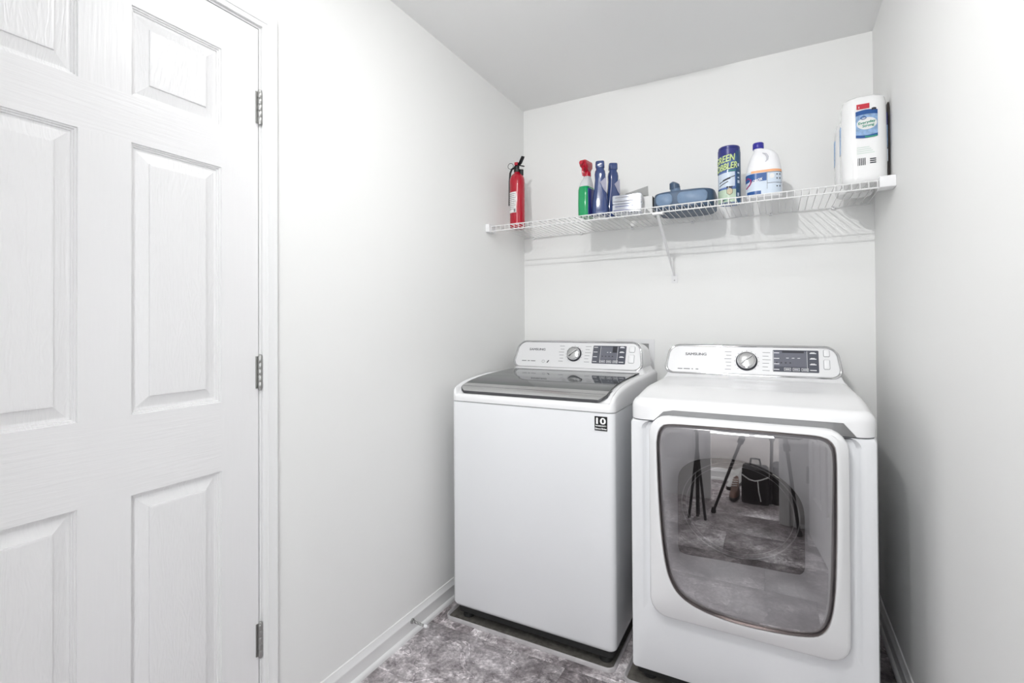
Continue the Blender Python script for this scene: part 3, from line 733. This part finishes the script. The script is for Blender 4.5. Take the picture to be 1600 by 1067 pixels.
# ---------------------------------------------------------------- things on the shelf (local builders)
def on(x, dz=.0036): return ZD(x)+dz
def thing(name, x, y, label, cat, rz=0, group=None, z=None): return empty(name, (x, y, on(x) if z is None else z), label, cat, group, rz)
def cylpt(r, a, z): return (r*math.sin(a), -r*math.cos(a), z)      # a = 0 faces -y
def patch(mb, r, a0, a1, z0, z1, n=10, th=.0006, sk=0):
    V = []; F = []
    for i in range(n+1):
        a = a0+(a1-a0)*i/n; s_ = sk*i/n
        V += [cylpt(r+th, a, z0+s_), cylpt(r+th, a, z1+s_), cylpt(r, a, z0+s_), cylpt(r, a, z1+s_)]
    for i in range(n):
        b = i*4; F += [(b, b+4, b+5, b+1), (b, b+2, b+6, b+4), (b+1, b+5, b+7, b+3)]
    F += [(0, 1, 3, 2), (n*4, n*4+2, n*4+3, n*4+1)]
    mb.add(V, F); return mb

# fire extinguisher
ex = thing('fire_extinguisher', .092, -.262, 'red fire extinguisher standing at the left end of the wire shelf', 'extinguisher', rz=.1)
MB().lathe([(.028, 0), (.036, .001), (.0385, .006), (.0395, .012), (.0395, .262), (.0385, .278), (.034, .293), (.026, .304), (.017, .311), (.015, .316), (.015, .322)], 36).build('cylinder', RED, ex)
mb = MB(); patch(mb, .0395, -1.1, .22, .085, .20, 14); mb.build('label', PAPERW, ex)
mb = MB()
for k in range(9): patch(mb, .0402, -1.0, .0 if k % 2 else .12, .188-k*.0105, .1905-k*.0105, 8)
patch(mb, .0402, -.1, .12, .088, .104, 4)
mb.build('label_print', PRINTG, ex)
MB().lathe([(.016, .318), (.0175, .322), (.0175, .334), (.012, .338), (.012, .352), (.004, .354)], 20).build('valve', BLACK, ex)
mb = MB()
for off, tilt in ((0, 0), (.0, 1)):
    pts = [(-.004, .012, .350), (.004, -.002, .358), (.007, -.022, .368 if tilt else .352), (.006, -.050, .392 if tilt else .340)]
    R = [[(p[0]+sx*.009, p[1], p[2]+sz) for sx, sz in ((-1, -.003), (1, -.003), (1, .003), (-1, .003))] for p in pts]
    mb.rings(R)
h = mb.build('lever', BLACK, ex)
h.rotation_euler = (0, 0, .9)
mb = MB(); mb.rings([[(x, y, z) for x, y in ((-.010, -.014), (.008, -.014), (.008, .012), (-.010, .012))] for z in (.356, .372)]); lv = mb.build('valve_cap', RED, ex, False)
mb = MB(); mb.tube([(-.030+.015*math.cos(a*PI/10), -.016, .352+.016*math.sin(a*PI/10)) for a in range(20)], .0014, 6, closed=True); mb.build('pull_ring', BLACK, ex)
mb = MB(); mb.tube([(-.012, -.004, .345), (-.028, -.004, .338), (-.038, -.002, .318), (-.0425, .0, .27), (-.043, 0, .20), (-.043, 0, .135)], [.005, .0055, .0055, .0055, .0055, .0065], 10); mb.build('hose', BLACK, ex)
mb = MB(); R = [[(x, y, z) for x, y in rrect(-.044, -.018, -.030, .010, .004, 2)] for z in (.29, .315, .33)]
mb = MB().lathe([(.0105, .300), (.0105, .330)], 14, o=(.024, .0, 0)); mb.tube([(.012, 0, .328), (.024, 0, .326)], .006, 8); mb.build('pressure_gauge', BLACK, ex)
ex.scale = (1, 1, .93)

# green spray bottle with a red head, seen end-on
sp = thing('spray_bottle', .497, -.338, 'green spray bottle with a red trigger head beside navy bottles', 'spray bottle', rz=-.15)
def loft(rows, n=8):   # (z, cx, cy, hx, hy, rc)
    return MB().rings([[(x, y, z) for x, y in rrect(cx-hx, cx+hx, cy-hy, cy+hy, rc, n)] for z, cx, cy, hx, hy, rc in rows])
loft([(0, 0, 0, .024, .040, .015), (.004, 0, 0, .027, .044, .018), (.06, 0, 0, .0275, .045, .018), (.125, 0, 0, .0265, .044, .018), (.140, 0, 0, .0245, .040, .018)]).build('bottle', GREEN, sp)
loft([(.140, 0, 0, .0245, .040, .018), (.165, 0, .004, .021, .032, .016), (.185, 0, .008, .0165, .022, .014), (.196, 0, .01, .0145, .0155, .014)]).build('shoulder', CLEAR, sp)
loft([(.004, .0262, 0, .002, .034, .001), (.130, .0262, 0, .002, .034, .001)], 2).build('side_label', LDEEP, sp)
MB().lathe([(.0165, .194), (.0175, .197), (.0175, .214), (.0145, .218)], 24, o=(0, .01, 0)).build('collar', RED, sp)
hd = loft([(.214, 0, .012, .0125, .016, .008), (.226, 0, .006, .0125, .026, .008), (.236, 0, .0, .0165, .036, .008), (.252, 0, -.004, .018, .040, .009), (.262, 0, -.002, .016, .036, .008), (.266, 0, 0, .010, .028, .006)]).build('spray_head', RED, sp)
MB().tube([(0, -.040, .248), (0, -.052, .248)], [.010, .009], 16).build('nozzle', RED, sp)
MB().tube([(0, -.020, .236), (0, -.034, .222), (0, -.036, .205), (0, -.030, .190)], [.006, .0055, .005, .004], 8).build('trigger', RED, sp)

# two navy bottles
def navy(x, y, label, rz, sc_=1):
    b = thing('navy_bottle', x, y, label, 'bottle', rz, 'navy bottles beside the spray bottle')
    loft([(0, 0, 0, .032, .020, .014), (.004, 0, 0, .036, .024, .018), (.03, 0, 0, .0375, .0255, .020), (.08, 0, 0, .034, .024, .020), (.125, 0, 0, .027, .022, .018), (.165, 0, 0, .0235, .021, .018), (.190, 0, 0, .0245, .021, .017), (.205, 0, 0, .0225, .019, .016), (.212, 0, 0, .0185, .0165, .014), (.222, 0, 0, .018, .016, .014)]).build('body', NAVY, b)
    cp = loft([(.221, 0, 0, .0195, .0175, .012), (.224, 0, 0, .0205, .0185, .011), (.246, 0, 0, .0200, .018, .010), (.250, 0, 0, .0185, .0165, .009)]).build('cap', NAVY, b)
    # wing-shaped label, darker and paler halves
    mb = MB(); V = [(.002, -.0235, .15), (.028, -.0165, .175), (.030, -.0170, .10), (.015, -.0255, .118)]
    mb.add(V+[(x, y+.002, z) for x, y, z in V], [(0, 1, 2, 3), (7, 6, 5, 4), (0, 4, 5, 1), (1, 5, 6, 2), (2, 6, 7, 3), (3, 7, 4, 0)]); mb.build('label', LAV, b, False)
    return b
navy(.566, -.345, 'navy plastic bottle next to the green spray bottle, nearer the shelf edge', .25)
navy(.609, -.286, 'navy plastic bottle half hidden behind another navy bottle', .5)

# two silver boxes stacked, with an open white carton behind
def silver(z, label):
    b = empty('silver_box', (.690, -.325, z), label, 'box', 'stacked silver boxes'); b.rotation_euler = (0, 0, .06)
    loft([(0, 0, 0, .062, .028, .003), (.002, 0, 0, .064, .030, .004), (.038, 0, 0, .064, .030, .004), (.040, 0, 0, .062, .028, .003)], 3).build('carton', FOILM, b)
    MB().box(-.060, .060, -.0308, -.0300, .010, .013).box(-.052, .03, -.0308, -.0300, .028, .0305).build('print_band', LDEEP if z < 1.73 else PRINTG, b, False)
    MB().box(-.0645, -.062, -.028, .028, .003, .037).box(.062, .0645, -.028, .028, .003, .037).build('end_flap', PAPERW, b, False)
z0 = on(.69)
silver(z0, 'silver box lying at the bottom of the stack beside the navy bottles')
silver(z0+.0405, 'silver box on top of the stack beside the navy bottles')
ct = thing('open_carton', .716, -.216, 'open white carton with raised grey flaps behind the silver boxes', 'carton', .05)
mb = MB(); mb.box(-.062, .068, -.058, .060, 0, .0016).box(-.062, .068, -.058, -.0565, 0, .082).box(-.062, .068, .0585, .060, 0, .082).box(-.062, -.0605, -.058, .060, 0, .082).box(.0665, .068, -.058, .060, 0, .082)
mb.build('carton_body', PAPERW, ct, False)
mb = MB(); FL = [(-.062, -.058, .082), (.055, -.095, .118), (.055, -.095, .120), (-.062, -.058, .084)]
V = [(-.062, -.058, .082), (.050, -.052, .083), (.052, -.078, .122), (-.045, -.100, .092)]
mb.add(V+[(x, y, z+.0012) for x, y, z in V], [(0, 1, 2, 3), (7, 6, 5, 4), (0, 4, 5, 1), (1, 5, 6, 2), (2, 6, 7, 3), (3, 7, 4, 0)])
mb.build('front_flap', mat('grey_card', (.45, .45, .44), .7), ct, False)
mb = MB(); V = [(.067, -.058, .082), (.067, .058, .082), (.078, .05, .068), (.077, -.062, .070)]
mb.add(V+[(x, y, z+.0012) for x, y, z in V], [(0, 1, 2, 3), (7, 6, 5, 4), (0, 4, 5, 1), (1, 5, 6, 2), (2, 6, 7, 3), (3, 7, 4, 0)])
mb.build('side_flap', PAPERW, ct, False)

# slate-blue mop head
mp_ = thing('mop_head', .922, -.215, 'slate blue plastic mop head with round handle socket, lying on the shelf', 'mop head')
def mopr(s, z, n=48):
    o = []
    for k in range(n):
        a = 2*PI*k/n; c, s_ = math.cos(a), math.sin(a); e = .55
        x = .130*s*abs(c)**e*(1 if c > 0 else -1); y = .118*s*abs(s_)**e*(1 if s_ > 0 else -1)
        if x > 0: x -= .020*max(0, -y/.118)*0
        o.append((x, y, z))
    return o
MB().rings([mopr(.94, 0), mopr(.98, .004), mopr(1.0, .030), mopr(1.0, .062), mopr(.975, .074), mopr(.93, .076), mopr(.90, .060)], True, True).build('frame', STEELBL, mp_)
for cx, hx in ((-.072, .036), (.044, .062)):
    MB().rings([[(cx+x, y_, z_) for x, z_ in rrect(-hx+d_, hx-d_, .014+d_, .066-d_, .02, 6)] for y_, d_ in ((-.110, 0), (-.1195, .001), (-.1225, .005))]).build('front_pad', STEELBL2, mp_)
    R = [[(cx+x, y, z) for x, y in rrect(-hx+d, hx-d, -.085+d, .085-d, .034, 8)] for d, z in ((0, .052), (.001, .064), (.006, .070), (.016, .072))]
    MB().rings(R, False, True).build('pad', STEELBL2, mp_)
rb = loft([(.046, -.012, 0, .014, .105, .008), (.068, -.012, 0, .013, .100, .008), (.074, -.012, 0, .009, .094, .006)]).build('centre_rib', STEELBL, mp_)
sk = MB().tube([(-.030, -.030, .062), (-.034, -.040, .082), (-.038, -.046, .104)], [.026, .022, .021], 20).build('handle_socket', STEELBL2, mp_)
MB().tube([(-.038, -.046, .102), (-.040, -.050, .122), (-.038, -.050, .128)], [.023, .021, .012], 20).build('socket_cap', STEELBL, mp_)
MB().tube([(-.052, -.058, .080), (-.056, -.062, .081)], .006, 12).build('release_button', BLACK, mp_)

# drain-cleaner canister
GRD = -.275
gb = thing('canister', 1.108, GRD, 'tall blue printed canister with green lettering beside the bleach jug', 'canister', rz=.078)
gr = .0435
MB().lathe([(gr-.002, 0), (gr, .002), (gr, .222), (gr-.001, .226), (gr-.004, .227)], 44).build('can', mat('can_blue', (.10, .17, .38), .2, coat=.4, var=(30, .7)), gb)
MB().lathe([(gr-.004, .226), (gr-.0015, .228), (gr-.0015, .236), (gr-.004, .239)], 40).build('lid', LDEEP, gb)
mb = MB(); patch(mb, gr, -1.6, .95, .198, .226, 20); mb.build('top_band', LDEEP, gb)
mb = MB(); patch(mb, gr, .62, 1.7, .001, .215, 12); mb.build('side_panel', LTEAL, gb)
mb = MB(); patch(mb, gr+.0002, .75, .95, .026, .04, 4); patch(mb, gr+.0002, .80, .98, .150, .162, 4); patch(mb, gr+.0002, .78, 1.05, .080, .092, 4); patch(mb, gr+.0002, .78, 1.0, .10, .106, 4); patch(mb, gr+.0002, .78, 1.05, .120, .126, 4); mb.build('side_print', LPALE, gb)
mb = MB(); patch(mb, gr, -1.6, .60, .002, .055, 18); mb.build('bottom_band', mat('label_pale_green', (.52, .64, .50), .4, var=(40, .25)), gb)
mb = MB(); patch(mb, gr, -1.2, .5, .062, .122, 14, sk=.006); mb.build('sink_basin', LPALE, gb)
mb = MB()
for k, (a0, a1, z) in enumerate(((-1.0, .1, .083), (-.6, .5, .092), (-1.0, -.1, .070), (-.9, .55, .134))): patch(mb, gr+.0006, a0, a1, z, z+.0035, 10, sk=.016)
mb.build('basin_lines', PRINTD, gb)
mb = MB(); hexo = [(.0+.30*math.cos(PI/6+k*PI/3)*.9, .046+.0145*math.sin(PI/6+k*PI/3)) for k in range(6)]
mb.rings([[cylpt(gr+.0010+d, .02+a, z) for a, z in hexo] for d in (0, .0006)]); mb.build('seal', LTAN, gb, False)
mb = MB(); mb.tube([cylpt(gr+.0016, .02+a*1.05, .046+(z-.046)*1.08) for a, z in hexo], .0007, 5, closed=True)
for a0, a1 in ((-.25, -.1), (-.05, .1), (.15, .25)): patch(mb, gr+.0014, a0, a1, .060, .067, 3)
mb.build('seal_border', PRINTD, gb)
def cyt(r, a0, z0, sl=0): return lambda a, b, c: cylpt(r+c, a0+a/r, z0+b+sl*a)
for nm, mt_, rr0, wt in (('lettering_shadow', PRINTD, gr+.0010, .0024), ('lettering', LLIME, gr+.0018, .0009)):
    mb = MB()
    text_on(mb, 'GREEN', .040, cyt(rr0, -.50, .180, .14), .088, shear=.15, weight=wt)
    text_on(mb, 'GOBBLER', .038, cyt(rr0, -.50, .147, .14), .112, shear=.15, weight=wt)
    mb.build(nm, mt_, gb, False)
mb = MB(); text_on(mb, 'POWDER', .008, cyt(gr+.0012, .25, .131, .12), .03, weight=.0004); text_on(mb, 'NET WT', .009, cyt(gr+.0012, -.15, .012, .0), .03, weight=.0003); mb.build('small_lettering', LGREEN, gb, False)
mb = MB(); patch(mb, gr+.0006, -.75, -.45, .008, .013, 4); mb.build('weight_mark', PRINTD, gb)

# bleach jug
jg = thing('bleach_jug', 1.238, -.300, 'white plastic jug with blue cap and blue label between canister and paper towels', 'jug', rz=.02)
def jr(hx, hy, z, rc, cx=0): return [(x, y, z) for x, y in rrect(cx-hx, cx+hx, -hy, hy, rc, 10)]
jug = MB().rings([jr(.058, .040, 0, .03), jr(.063, .045, .003, .036), jr(.0655, .048, .010, .040), jr(.0655, .048, .100, .040), jr(.0645, .047, .108, .040), jr(.061, .045, .128, .038), jr(.056, .041, .152, .034, .001), jr(.049, .035, .172, .030, .002), jr(.040, .028, .186, .024, .001), jr(.031, .022, .196, .020, -.004), jr(.0175, .0175, .204, .0165, -.019), jr(.0165, .0165, .212, .0155, -.019)])
jo = jug.build('jug_body', BLEACHW, jg)
# shade of the finger hole, painted as a grey tube sunk into the jug
mb = MB().tube([(-.004, -.0375, .178), (.008, -.0385, .172), (.014, -.0400, .160), (.013, -.0415, .148), (.006, -.0425, .139)], [.0012, .0035, .0042, .0035, .0012], 10); mb.build('finger_hole_shade', mat('shaded_bottle_plastic', (.55, .55, .60), .4), jg)
MB().lathe([(.0195, .205), (.0205, .207), (.0205, .227), (.019, .2295), (.0165, .230)], 36, o=(-.019, 0, 0)).build('cap', CAPBL, jg)
def jp(mb, x0, x1, z0, z1, mt_=None, off=.0006, curve=.0, n=16):
    V = []; F = []
    def yy(x):
        h = .0655; r = .040; ax = abs(x)
        if ax <= h-r: return -.048
        q = min(ax-(h-r), r*.999); return -(.048-r)-math.sqrt(r*r-q*q)
    for i in range(n+1):
        x = x0+(x1-x0)*i/n; y = yy(x); nx = 0
        if abs(x) > .0255: nx = (abs(x)-.0255)/.040*(1 if x > 0 else -1)
        ny = -math.sqrt(max(0, 1-nx*nx)); c = curve*(x/.0655)**2
        V += [(x+nx*off, y+ny*off, z0+c), (x+nx*off, y+ny*off, z1+c)]
    for i in range(n): F.append((2*i, 2*i+2, 2*i+3, 2*i+1))
    mb.add(V, F); return mb
# label bands wrap the front; graphics follow the jug
jp(MB(), -.0654, .0654, .012, .104, off=.0005, n=28).build('label', LPALE, jg)
jp(MB(), -.0654, .010, .064, .096, off=.0009, n=20).build('label_blue_field', LBLUE, jg)
jp(MB(), -.045, .062, .0975, .107, off=.0009, n=20).build('label_orange_band', LORANGE, jg)
jp(MB(), -.060, -.010, .012, .026, off=.0009, n=12).build('label_foot_band', LBLUE, jg)
mb = jp(MB(), .010, .062, .0950, .0965, off=.0011); jp(mb, .012, .062, .052, .0535, off=.0011); jp(mb, .0115, .0125, .030, .095, off=.0011, n=2)
for z in (.083, .067, .036):
    jp(mb, .044, .048, z, z+.005, off=.0011, n=3); jp(mb, .054, .057, z, z+.006, off=.0011, n=3)
mb.build('label_print', PRINTD, jg, False)
mb = MB(); 
for k in range(16):
    pass
def jpt(x, z, off):
    ax = abs(x); y = -.048 if ax <= .0255 else -.008-math.sqrt(max(1e-9, .040**2-min(ax-.0255, .0399)**2)); return (x, y-off, z)
mb.rings([[jpt(.029+.009*math.cos(a*PI/10), .080+.0095*math.sin(a*PI/10), d) for a in range(20)] for d in (.0006, .0014)]); mb.build('label_dot', PAPERW, jg)
mb = MB(); mb.tube([jpt(x, z, .0014) for x, z in ((-.064, .078), (-.056, .082), (-.047, .074), (-.046, .062), (-.052, .052), (-.062, .042))], .0028, 6); mb.build('label_swoosh', LMAG, jg)
mb = MB(); text_on(mb, 'CLOROX', .015, lambda a, b, c: jpt(-.030+a, .066+b+.25*a, .0012+c), .05, weight=.0006); mb.build('label_lettering', PRINTW, jg, False)

# paper towels
def towel(x, y, label, rz, hx=.069, hy=.062, H_=.315):
    t = thing('paper_towel_pack', x, y, label, 'paper towels', rz, 'paper towels at the right end of the shelf')
    loft([(0, 0, 0, hx*.86, hy*.86, .035), (.006, 0, 0, hx*.95, hy*.95, .04), (.020, 0, 0, hx, hy, .046), (.1, 0, 0, hx*1.01, hy*1.01, .048), (.2, 0, 0, hx*.995, hy, .048), (H_-.03, 0, 0, hx*.975, hy*.98, .046), (H_-.010, 0, 0, hx*.92, hy*.93, .044), (H_-.002, 0, 0, hx*.80, hy*.8, .04), (H_, 0, 0, hx*.55, hy*.55, .03)], 10).build('wrapped_rolls', TOWELM, t)
    def tp(x_, z_, off):   # point on the front of the pack
        ax = abs(x_); e = max(0, ax-(hx-.048)); yy = -(hy-.048)-math.sqrt(max(1e-8, .0482**2-min(e, .048)**2)); return (x_, yy-off-.0008, z_)
    def pat(x0, x1, z0, z1, off, mt_, nm, curve=0, n=12):
        V = []; F = []
        for i in range(n+1):
            xx = x0+(x1-x0)*i/n; c = curve*math.sin(PI*i/n); V += [tp(xx, z0+c, off), tp(xx, z1+c, off)]
        for i in range(n): F.append((2*i, 2*i+2, 2*i+3, 2*i+1))
        return MB().add(V, F).build(nm, mt_, t)
    pat(-.029, .036, .166, .252, .0004, LSKY, 'print_field'); pat(-.029, .036, .238, .254, .0008, LBLUE, 'print_header', .004)
    pat(-.029, .036, .160, .170, .0008, LBLUE, 'print_footer', -.004); pat(-.002, .034, .1585, .164, .0014, LGREEN, 'print_leaf', -.002)
    mb = MB(); mb.rings([[tp(.004+.030*math.cos(a*PI/14), .208+.0215*math.sin(a*PI/14), d) for a in range(28)] for d in (.0008, .0014)]); mb.build('print_oval', PAPERW, t)
    mb = MB(); text_on(mb, 'Everyday', .0125, lambda a, b, c: tp(.004+a, .212+b+.1*a, .0018+c), .050, weight=.0004); text_on(mb, 'Strong', .0125, lambda a, b, c: tp(.008+a, .200+b+.1*a, .0018+c), .034, weight=.0004); mb.build('print_words', LGREEN, t, False)
    mb = MB(); mb.tube([tp(-.006+.008*math.cos(a*PI/8), .229+.005*math.sin(a*PI/8), .0018) for a in range(16)], .0013, 5, closed=True); mb.build('print_emblem', LBLUE, t)
    pat(-.026, .012, .262, .280, .0004, LRED, 'print_red_tab', 0); pat(.018, .032, .252, .260, .0010, PRINTD, 'print_ribbon', .002, 6)
    mb = MB(); text_on(mb, '1', .010, lambda a, b, c: tp(-.019+a, .268+b, .001+c), None, weight=.0004); mb.build('print_number', PRINTW, t, False)
    mb = MB()
    for k in range(14):
        x_ = -.024+k*.0018
        if k % 3 != 1: V = [tp(x_, .060, .0006), tp(x_+.0013, .060, .0006), tp(x_+.0013, .086, .0006), tp(x_, .086, .0006)]; mb.add(V, [(0, 1, 2, 3)])
    for k in range(3): V = [tp(.012, .064+k*.007, .0006), tp(.030, .064+k*.007, .0006), tp(.030, .068+k*.007, .0006), tp(.012, .068+k*.007, .0006)]; mb.add(V, [(0, 1, 2, 3)])
    mb.build('bar_code', PRINTD, t, False)
    mb = MB()
    for k in range(4): V = [tp(-.026, .102+k*.007, .0006), tp(.026-k*.005, .102+k*.007, .0006), tp(.026-k*.005, .104+k*.007, .0006), tp(-.026, .104+k*.007, .0006)]; mb.add(V, [(0, 1, 2, 3)])
    mb.build('green_small_print', mat('pale_green_print', (.55, .68, .60), .4), t, False)
    # print on the right flank
    mb = MB(); mb.box(hx*.985, hx*1.0+.0010, -.022, .012, .205, .25).build('flank_blue', LDEEP, t, False)
    MB().box(hx*.985, hx*1.0+.0012, -.022, .012, .125, .205).build('flank_sky', LSKY, t, False)
    MB().box(hx*.985, hx*1.0+.0012, -.024, .010, .075, .118).build('flank_green', LPALE, t, False)
    MB().box(-hx*1.0-.0012, -hx*.985, -.012, .022, .125, .225).build('flank_left', LSKY, t, False)
    mb = MB()
    for k in range(5): mb.box(-.040+k*.014, -.032+k*.014, -.05, -.046, -.0006, .0004)
    return t
towel(1.565, -.335, 'white wrapped paper towel pack with blue printed front, nearest the shelf edge', .0)
towel(1.556, -.180, 'white wrapped paper towel pack standing behind the front pack', .0, .064, .060, .290)
bd = thing('thin_board', W-.0052, -.300, 'thin dark board leaning on the right wall beside the paper towels', 'board')
loft([(0, -.0012, 0, .0025, .045, .002), (.10, 0, 0, .0025, .045, .002), (.27, .001, 0, .0025, .040, .002), (.295, .0015, 0, .002, .030, .002)], 2).build('board', mat('brown_board', (.05, .04, .035), .5, var=(12, .5)), bd)
# clear sheet lying on the wires
V = []; F = []; nx, ny = 26, 12
for j in range(ny+1):
    for i in range(nx+1):
        x = 1.055+(.40)*i/nx; y = -.235+.21*j/ny
        V.append((x, y, ZD(x)+.0030+.0022*(1+math.sin(i*1.7+j*.9)*math.cos(j*1.3-i*.4))*.25))
for j in range(ny):
    for i in range(nx): a = j*(nx+1)+i; F.append((a, a+1, a+nx+2, a+nx+1))
# ---------------------------------------------------------------- small things
# door stop on the left baseboard
ds = empty('door_stop', (.0117, -1.021, .056), 'spring door stop with white tip screwed to the left baseboard', 'door stop')
pts = [(.004+.058*k/60, .0045*math.cos(k*1.35), .0045*math.sin(k*1.35)-.00005*k) for k in range(61)]
MB().tube(pts, .0013, 5).build('spring', NICKEL, ds)
MB().tube([(0, 0, 0), (.0045, 0, 0), (.007, 0, 0)], [.010, .0095, .006], 16).build('mount', NICKEL, ds)
MB().tube([(.060, 0, -.003), (.070, 0, -.003), (.074, 0, -.003)], [.0065, .0065, .004], 12).build('tip', APPL_PL, ds)
# recessed washer outlet box in the back wall
ob = empty('outlet_box', (.63, 0, 1.02), 'white recessed utility box in the back wall behind the washer', 'utility box')
mb = MB(); x0, x1, z0_, z1_ = .535, .734, .905, 1.131
mb.box(x0, x1, -.004, -.0003, z1_-.022, z1_).box(x0, x1, -.004, -.0003, z0_, z0_+.02).box(x0, x0+.02, -.004, -.0003, z0_+.02, z1_-.022).box(x1-.028, x1, -.004, -.0003, z0_+.02, z1_-.022)
mb.build('face_frame', APPL_PL, ob, False)
MB().box(x0+.02, x1-.028, -.0012, -.0004, z0_+.02, z1_-.022).build('recess_shade', mat('recess_shade_grey', (.30, .30, .30), .6), ob, False)  # flat grey sheet; its colour stands for the shade inside the opening
adopt(ob)
# ceiling light and flash, out of frame, plus an added hall fill light
cl = empty('ceiling_light', (.84, -1.5, H), 'round white ceiling light above the middle of the room', 'light')
MB().lathe([(.11, 0), (.113, -.01), (.11, -.045), (.09, -.050)], 40).build('housing', APPL_PL, cl)
bl = empty('flash_head', (.84, -2.55, 0), 'photographer\'s flash head on a tall black stand behind the camera', 'flash')
MB().tube([(0, 0, .02), (0, 0, 2.28)], .010, 10).build('pole', BLACK, bl)
for a in (.5, 2.6, 4.7): MB().tube([(0, 0, .45), (.055*math.cos(a), .055*math.sin(a), .012)], .008, 8).build('leg', BLACK, bl)
loft([(2.27, 0, -.03, .035, .05, .01), (2.30, 0, -.03, .04, .055, .012), (2.40, 0, -.03, .04, .055, .012), (2.42, 0, -.03, .035, .05, .01)]).build('head', BLACK, bl)
hl = empty('hall_fill_light', (1.0, -3.15, H), 'added rectangular fill light in the unseen hall behind the camera', 'light')  # housing made up for the added hall fill lamp
MB().box(-.27, .27, -.17, .17, -.05, 0).build('housing', APPL_PL, hl, False)

# ---------------------------------------------------------------- things seen only in the dryer glass
fd = Vector((f_.x, f_.y, 0)).normalized(); sd2 = Vector((fd.y, -fd.x, 0))
cam_root = empty('photo_camera', tuple(CAM-fd*.10-Vector((0, 0, .055))), 'black camera on the tripod reflected in the dryer glass', 'camera', rz=math.atan2(fd.y, fd.x)-PI/2)
loft([(0, 0, 0, .066, .028, .010), (.008, 0, 0, .070, .032, .012), (.085, 0, 0, .070, .032, .014), (.094, 0, 0, .060, .028, .012)]).build('camera_body', BLACK, cam_root)
loft([(.090, 0, 0, .026, .026, .008), (.112, 0, 0, .020, .022, .008), (.116, 0, 0, .014, .016, .006)]).build('viewfinder', BLACK, cam_root)
MB().tube([(0, .028, .050), (0, .055, .050), (0, .080, .050)], [.036, .036, .038], 28).build('lens', BLACK, cam_root)
tr = empty('tripod', (1.255, -2.62, 0), 'black tripod with spread legs reflected in the dryer glass', 'tripod')
ap = Vector((1.262, -2.632, 1.00)); feet = ((.915, -2.71), (1.384, -2.555), (1.235, -3.05))
for fx, fy in feet:
    a = ap; b = Vector((fx, fy, .012)); c = a.lerp(b, .52)
    lg = MB().tube([a+(b-a).normalized()*.02, c], [.014, .013], 12).tube([c, b], [.0095, .0085], 12).build('leg', BLACK, tr)
    MB().tube([c-(b-a).normalized()*.02, c+(b-a).normalized()*.02], .018, 12).build('leg_lock', BLACK, lg)
    MB().lathe([(.014, -.012), (.016, -.008), (.014, .01), (.009, .02)], 14, o=(b.x, b.y, .0125)).build('rubber_foot', RUBBER, lg)
MB().tube([ap-Vector((0, 0, .25)), ap+Vector((0, 0, .10))], .013, 14).build('centre_column', BLACK, tr)
MB().lathe([(.03, -.03), (.038, -.02), (.038, .02), (.03, .03)], 20, o=tuple(ap)).build('collar', BLACK, tr)
hp = CAM-fd*.10-Vector((0, 0, .055))
MB().tube([ap+Vector((0, 0, .09)), Vector((hp.x, hp.y, hp.z-.03))], [.02, .022], 16).tube([Vector((hp.x, hp.y, hp.z-.03)), Vector((hp.x, hp.y, hp.z-.001))], [.03, .028], 16).build('head', BLACK, tr)
adopt(tr)
def bag(x, y, w_, d, h_, label):
    b = empty('camera_bag', (x, y, 0), label, 'bag', 'black bags on the hall floor')
    loft([(.001, 0, 0, w_*.94, d*.9, .02), (.012, 0, 0, w_, d, .025), (h_*.8, 0, 0, w_*.98, d*.97, .025), (h_*.96, 0, 0, w_*.93, d*.9, .02), (h_, 0, 0, w_*.8, d*.7, .015)]).build('bag_body', mat('black_fabric', (.012, .012, .013), .8), b)
    mb = MB(); mb.tube([(-w_*.95, d*1.0, h_*.80), (-w_*.4, d*1.06, h_*.68), (0, d*1.08, h_*.66), (w_*.4, d*1.06, h_*.70), (w_*.95, d*1.0, h_*.80)], .004, 6)
    mb.tube([(w_*.2, d*1.06, h_*.66), (w_*.25, d*1.1, h_*.4), (w_*.4, d*1.12, h_*.12)], .004, 6); mb.build('strap', PAPERW, b)
    mb = MB(); mb.tube([(-w_*.4, 0, h_*.97), (-w_*.3, 0, h_*1.2), (w_*.3, 0, h_*1.2), (w_*.4, 0, h_*.97)], .007, 8); mb.build('carry_handle', BLACK, b)
bag(1.145, -3.05, .085, .07, .24, 'black bag with white strap on the hall floor, left one in the reflection')
bag(1.33, -3.10, .085, .08, .26, 'black bag with white strap on the hall floor, right one in the reflection')
def shoe(x, y, rz, mt_, label):
    s = empty('shoe', (x, y, 0), label, 'shoe', None, rz)
    def so(sc_, z, y0=-.13, y1=.13): return [((.030+.012*math.sin((k/32)*PI)*0+.010*(1 if 0 else 0))*sc_*math.cos(2*PI*k/32)*(1+.22*math.sin(2*PI*k/32)), .13*sc_*math.sin(2*PI*k/32), z) for k in range(32)]
    MB().rings([so(1, .001), so(1.06, .006), so(1.06, .022), so(1.0, .026)]).build('sole', BLACK, s)
    R = [so(1.0, .026)]
    for k in range(1, 6):
        t = k/6; ring = []
        for x_, y_, z_ in so(1-.10*t, .026):
            hh = .035+.065*sm(.06, -.07, y_); yy = y_ if y_ < .0 else y_*(1-.45*t*t); ring.append((x_*(1-.25*t), yy, .026+hh*t))
        R.append(ring)
    MB().rings(R).build('upper', mt_, s)
    mb = MB()
    for k in range(4): mb.tube([(-.018, .045-k*.022, .083+k*.009), (.018, .040-k*.022, .085+k*.009)], .003, 6)
    mb.build('laces', PAPERW, s)
shoe(1.015, -3.10, .05, mat('brown_leather', (.13, .06, .04), .5), 'brown shoe with black sole on the hall floor')
shoe(1.00, -3.33, .3, mat('white_leather', (.7, .7, .7), .5), 'white shoe with black sole on the hall floor')
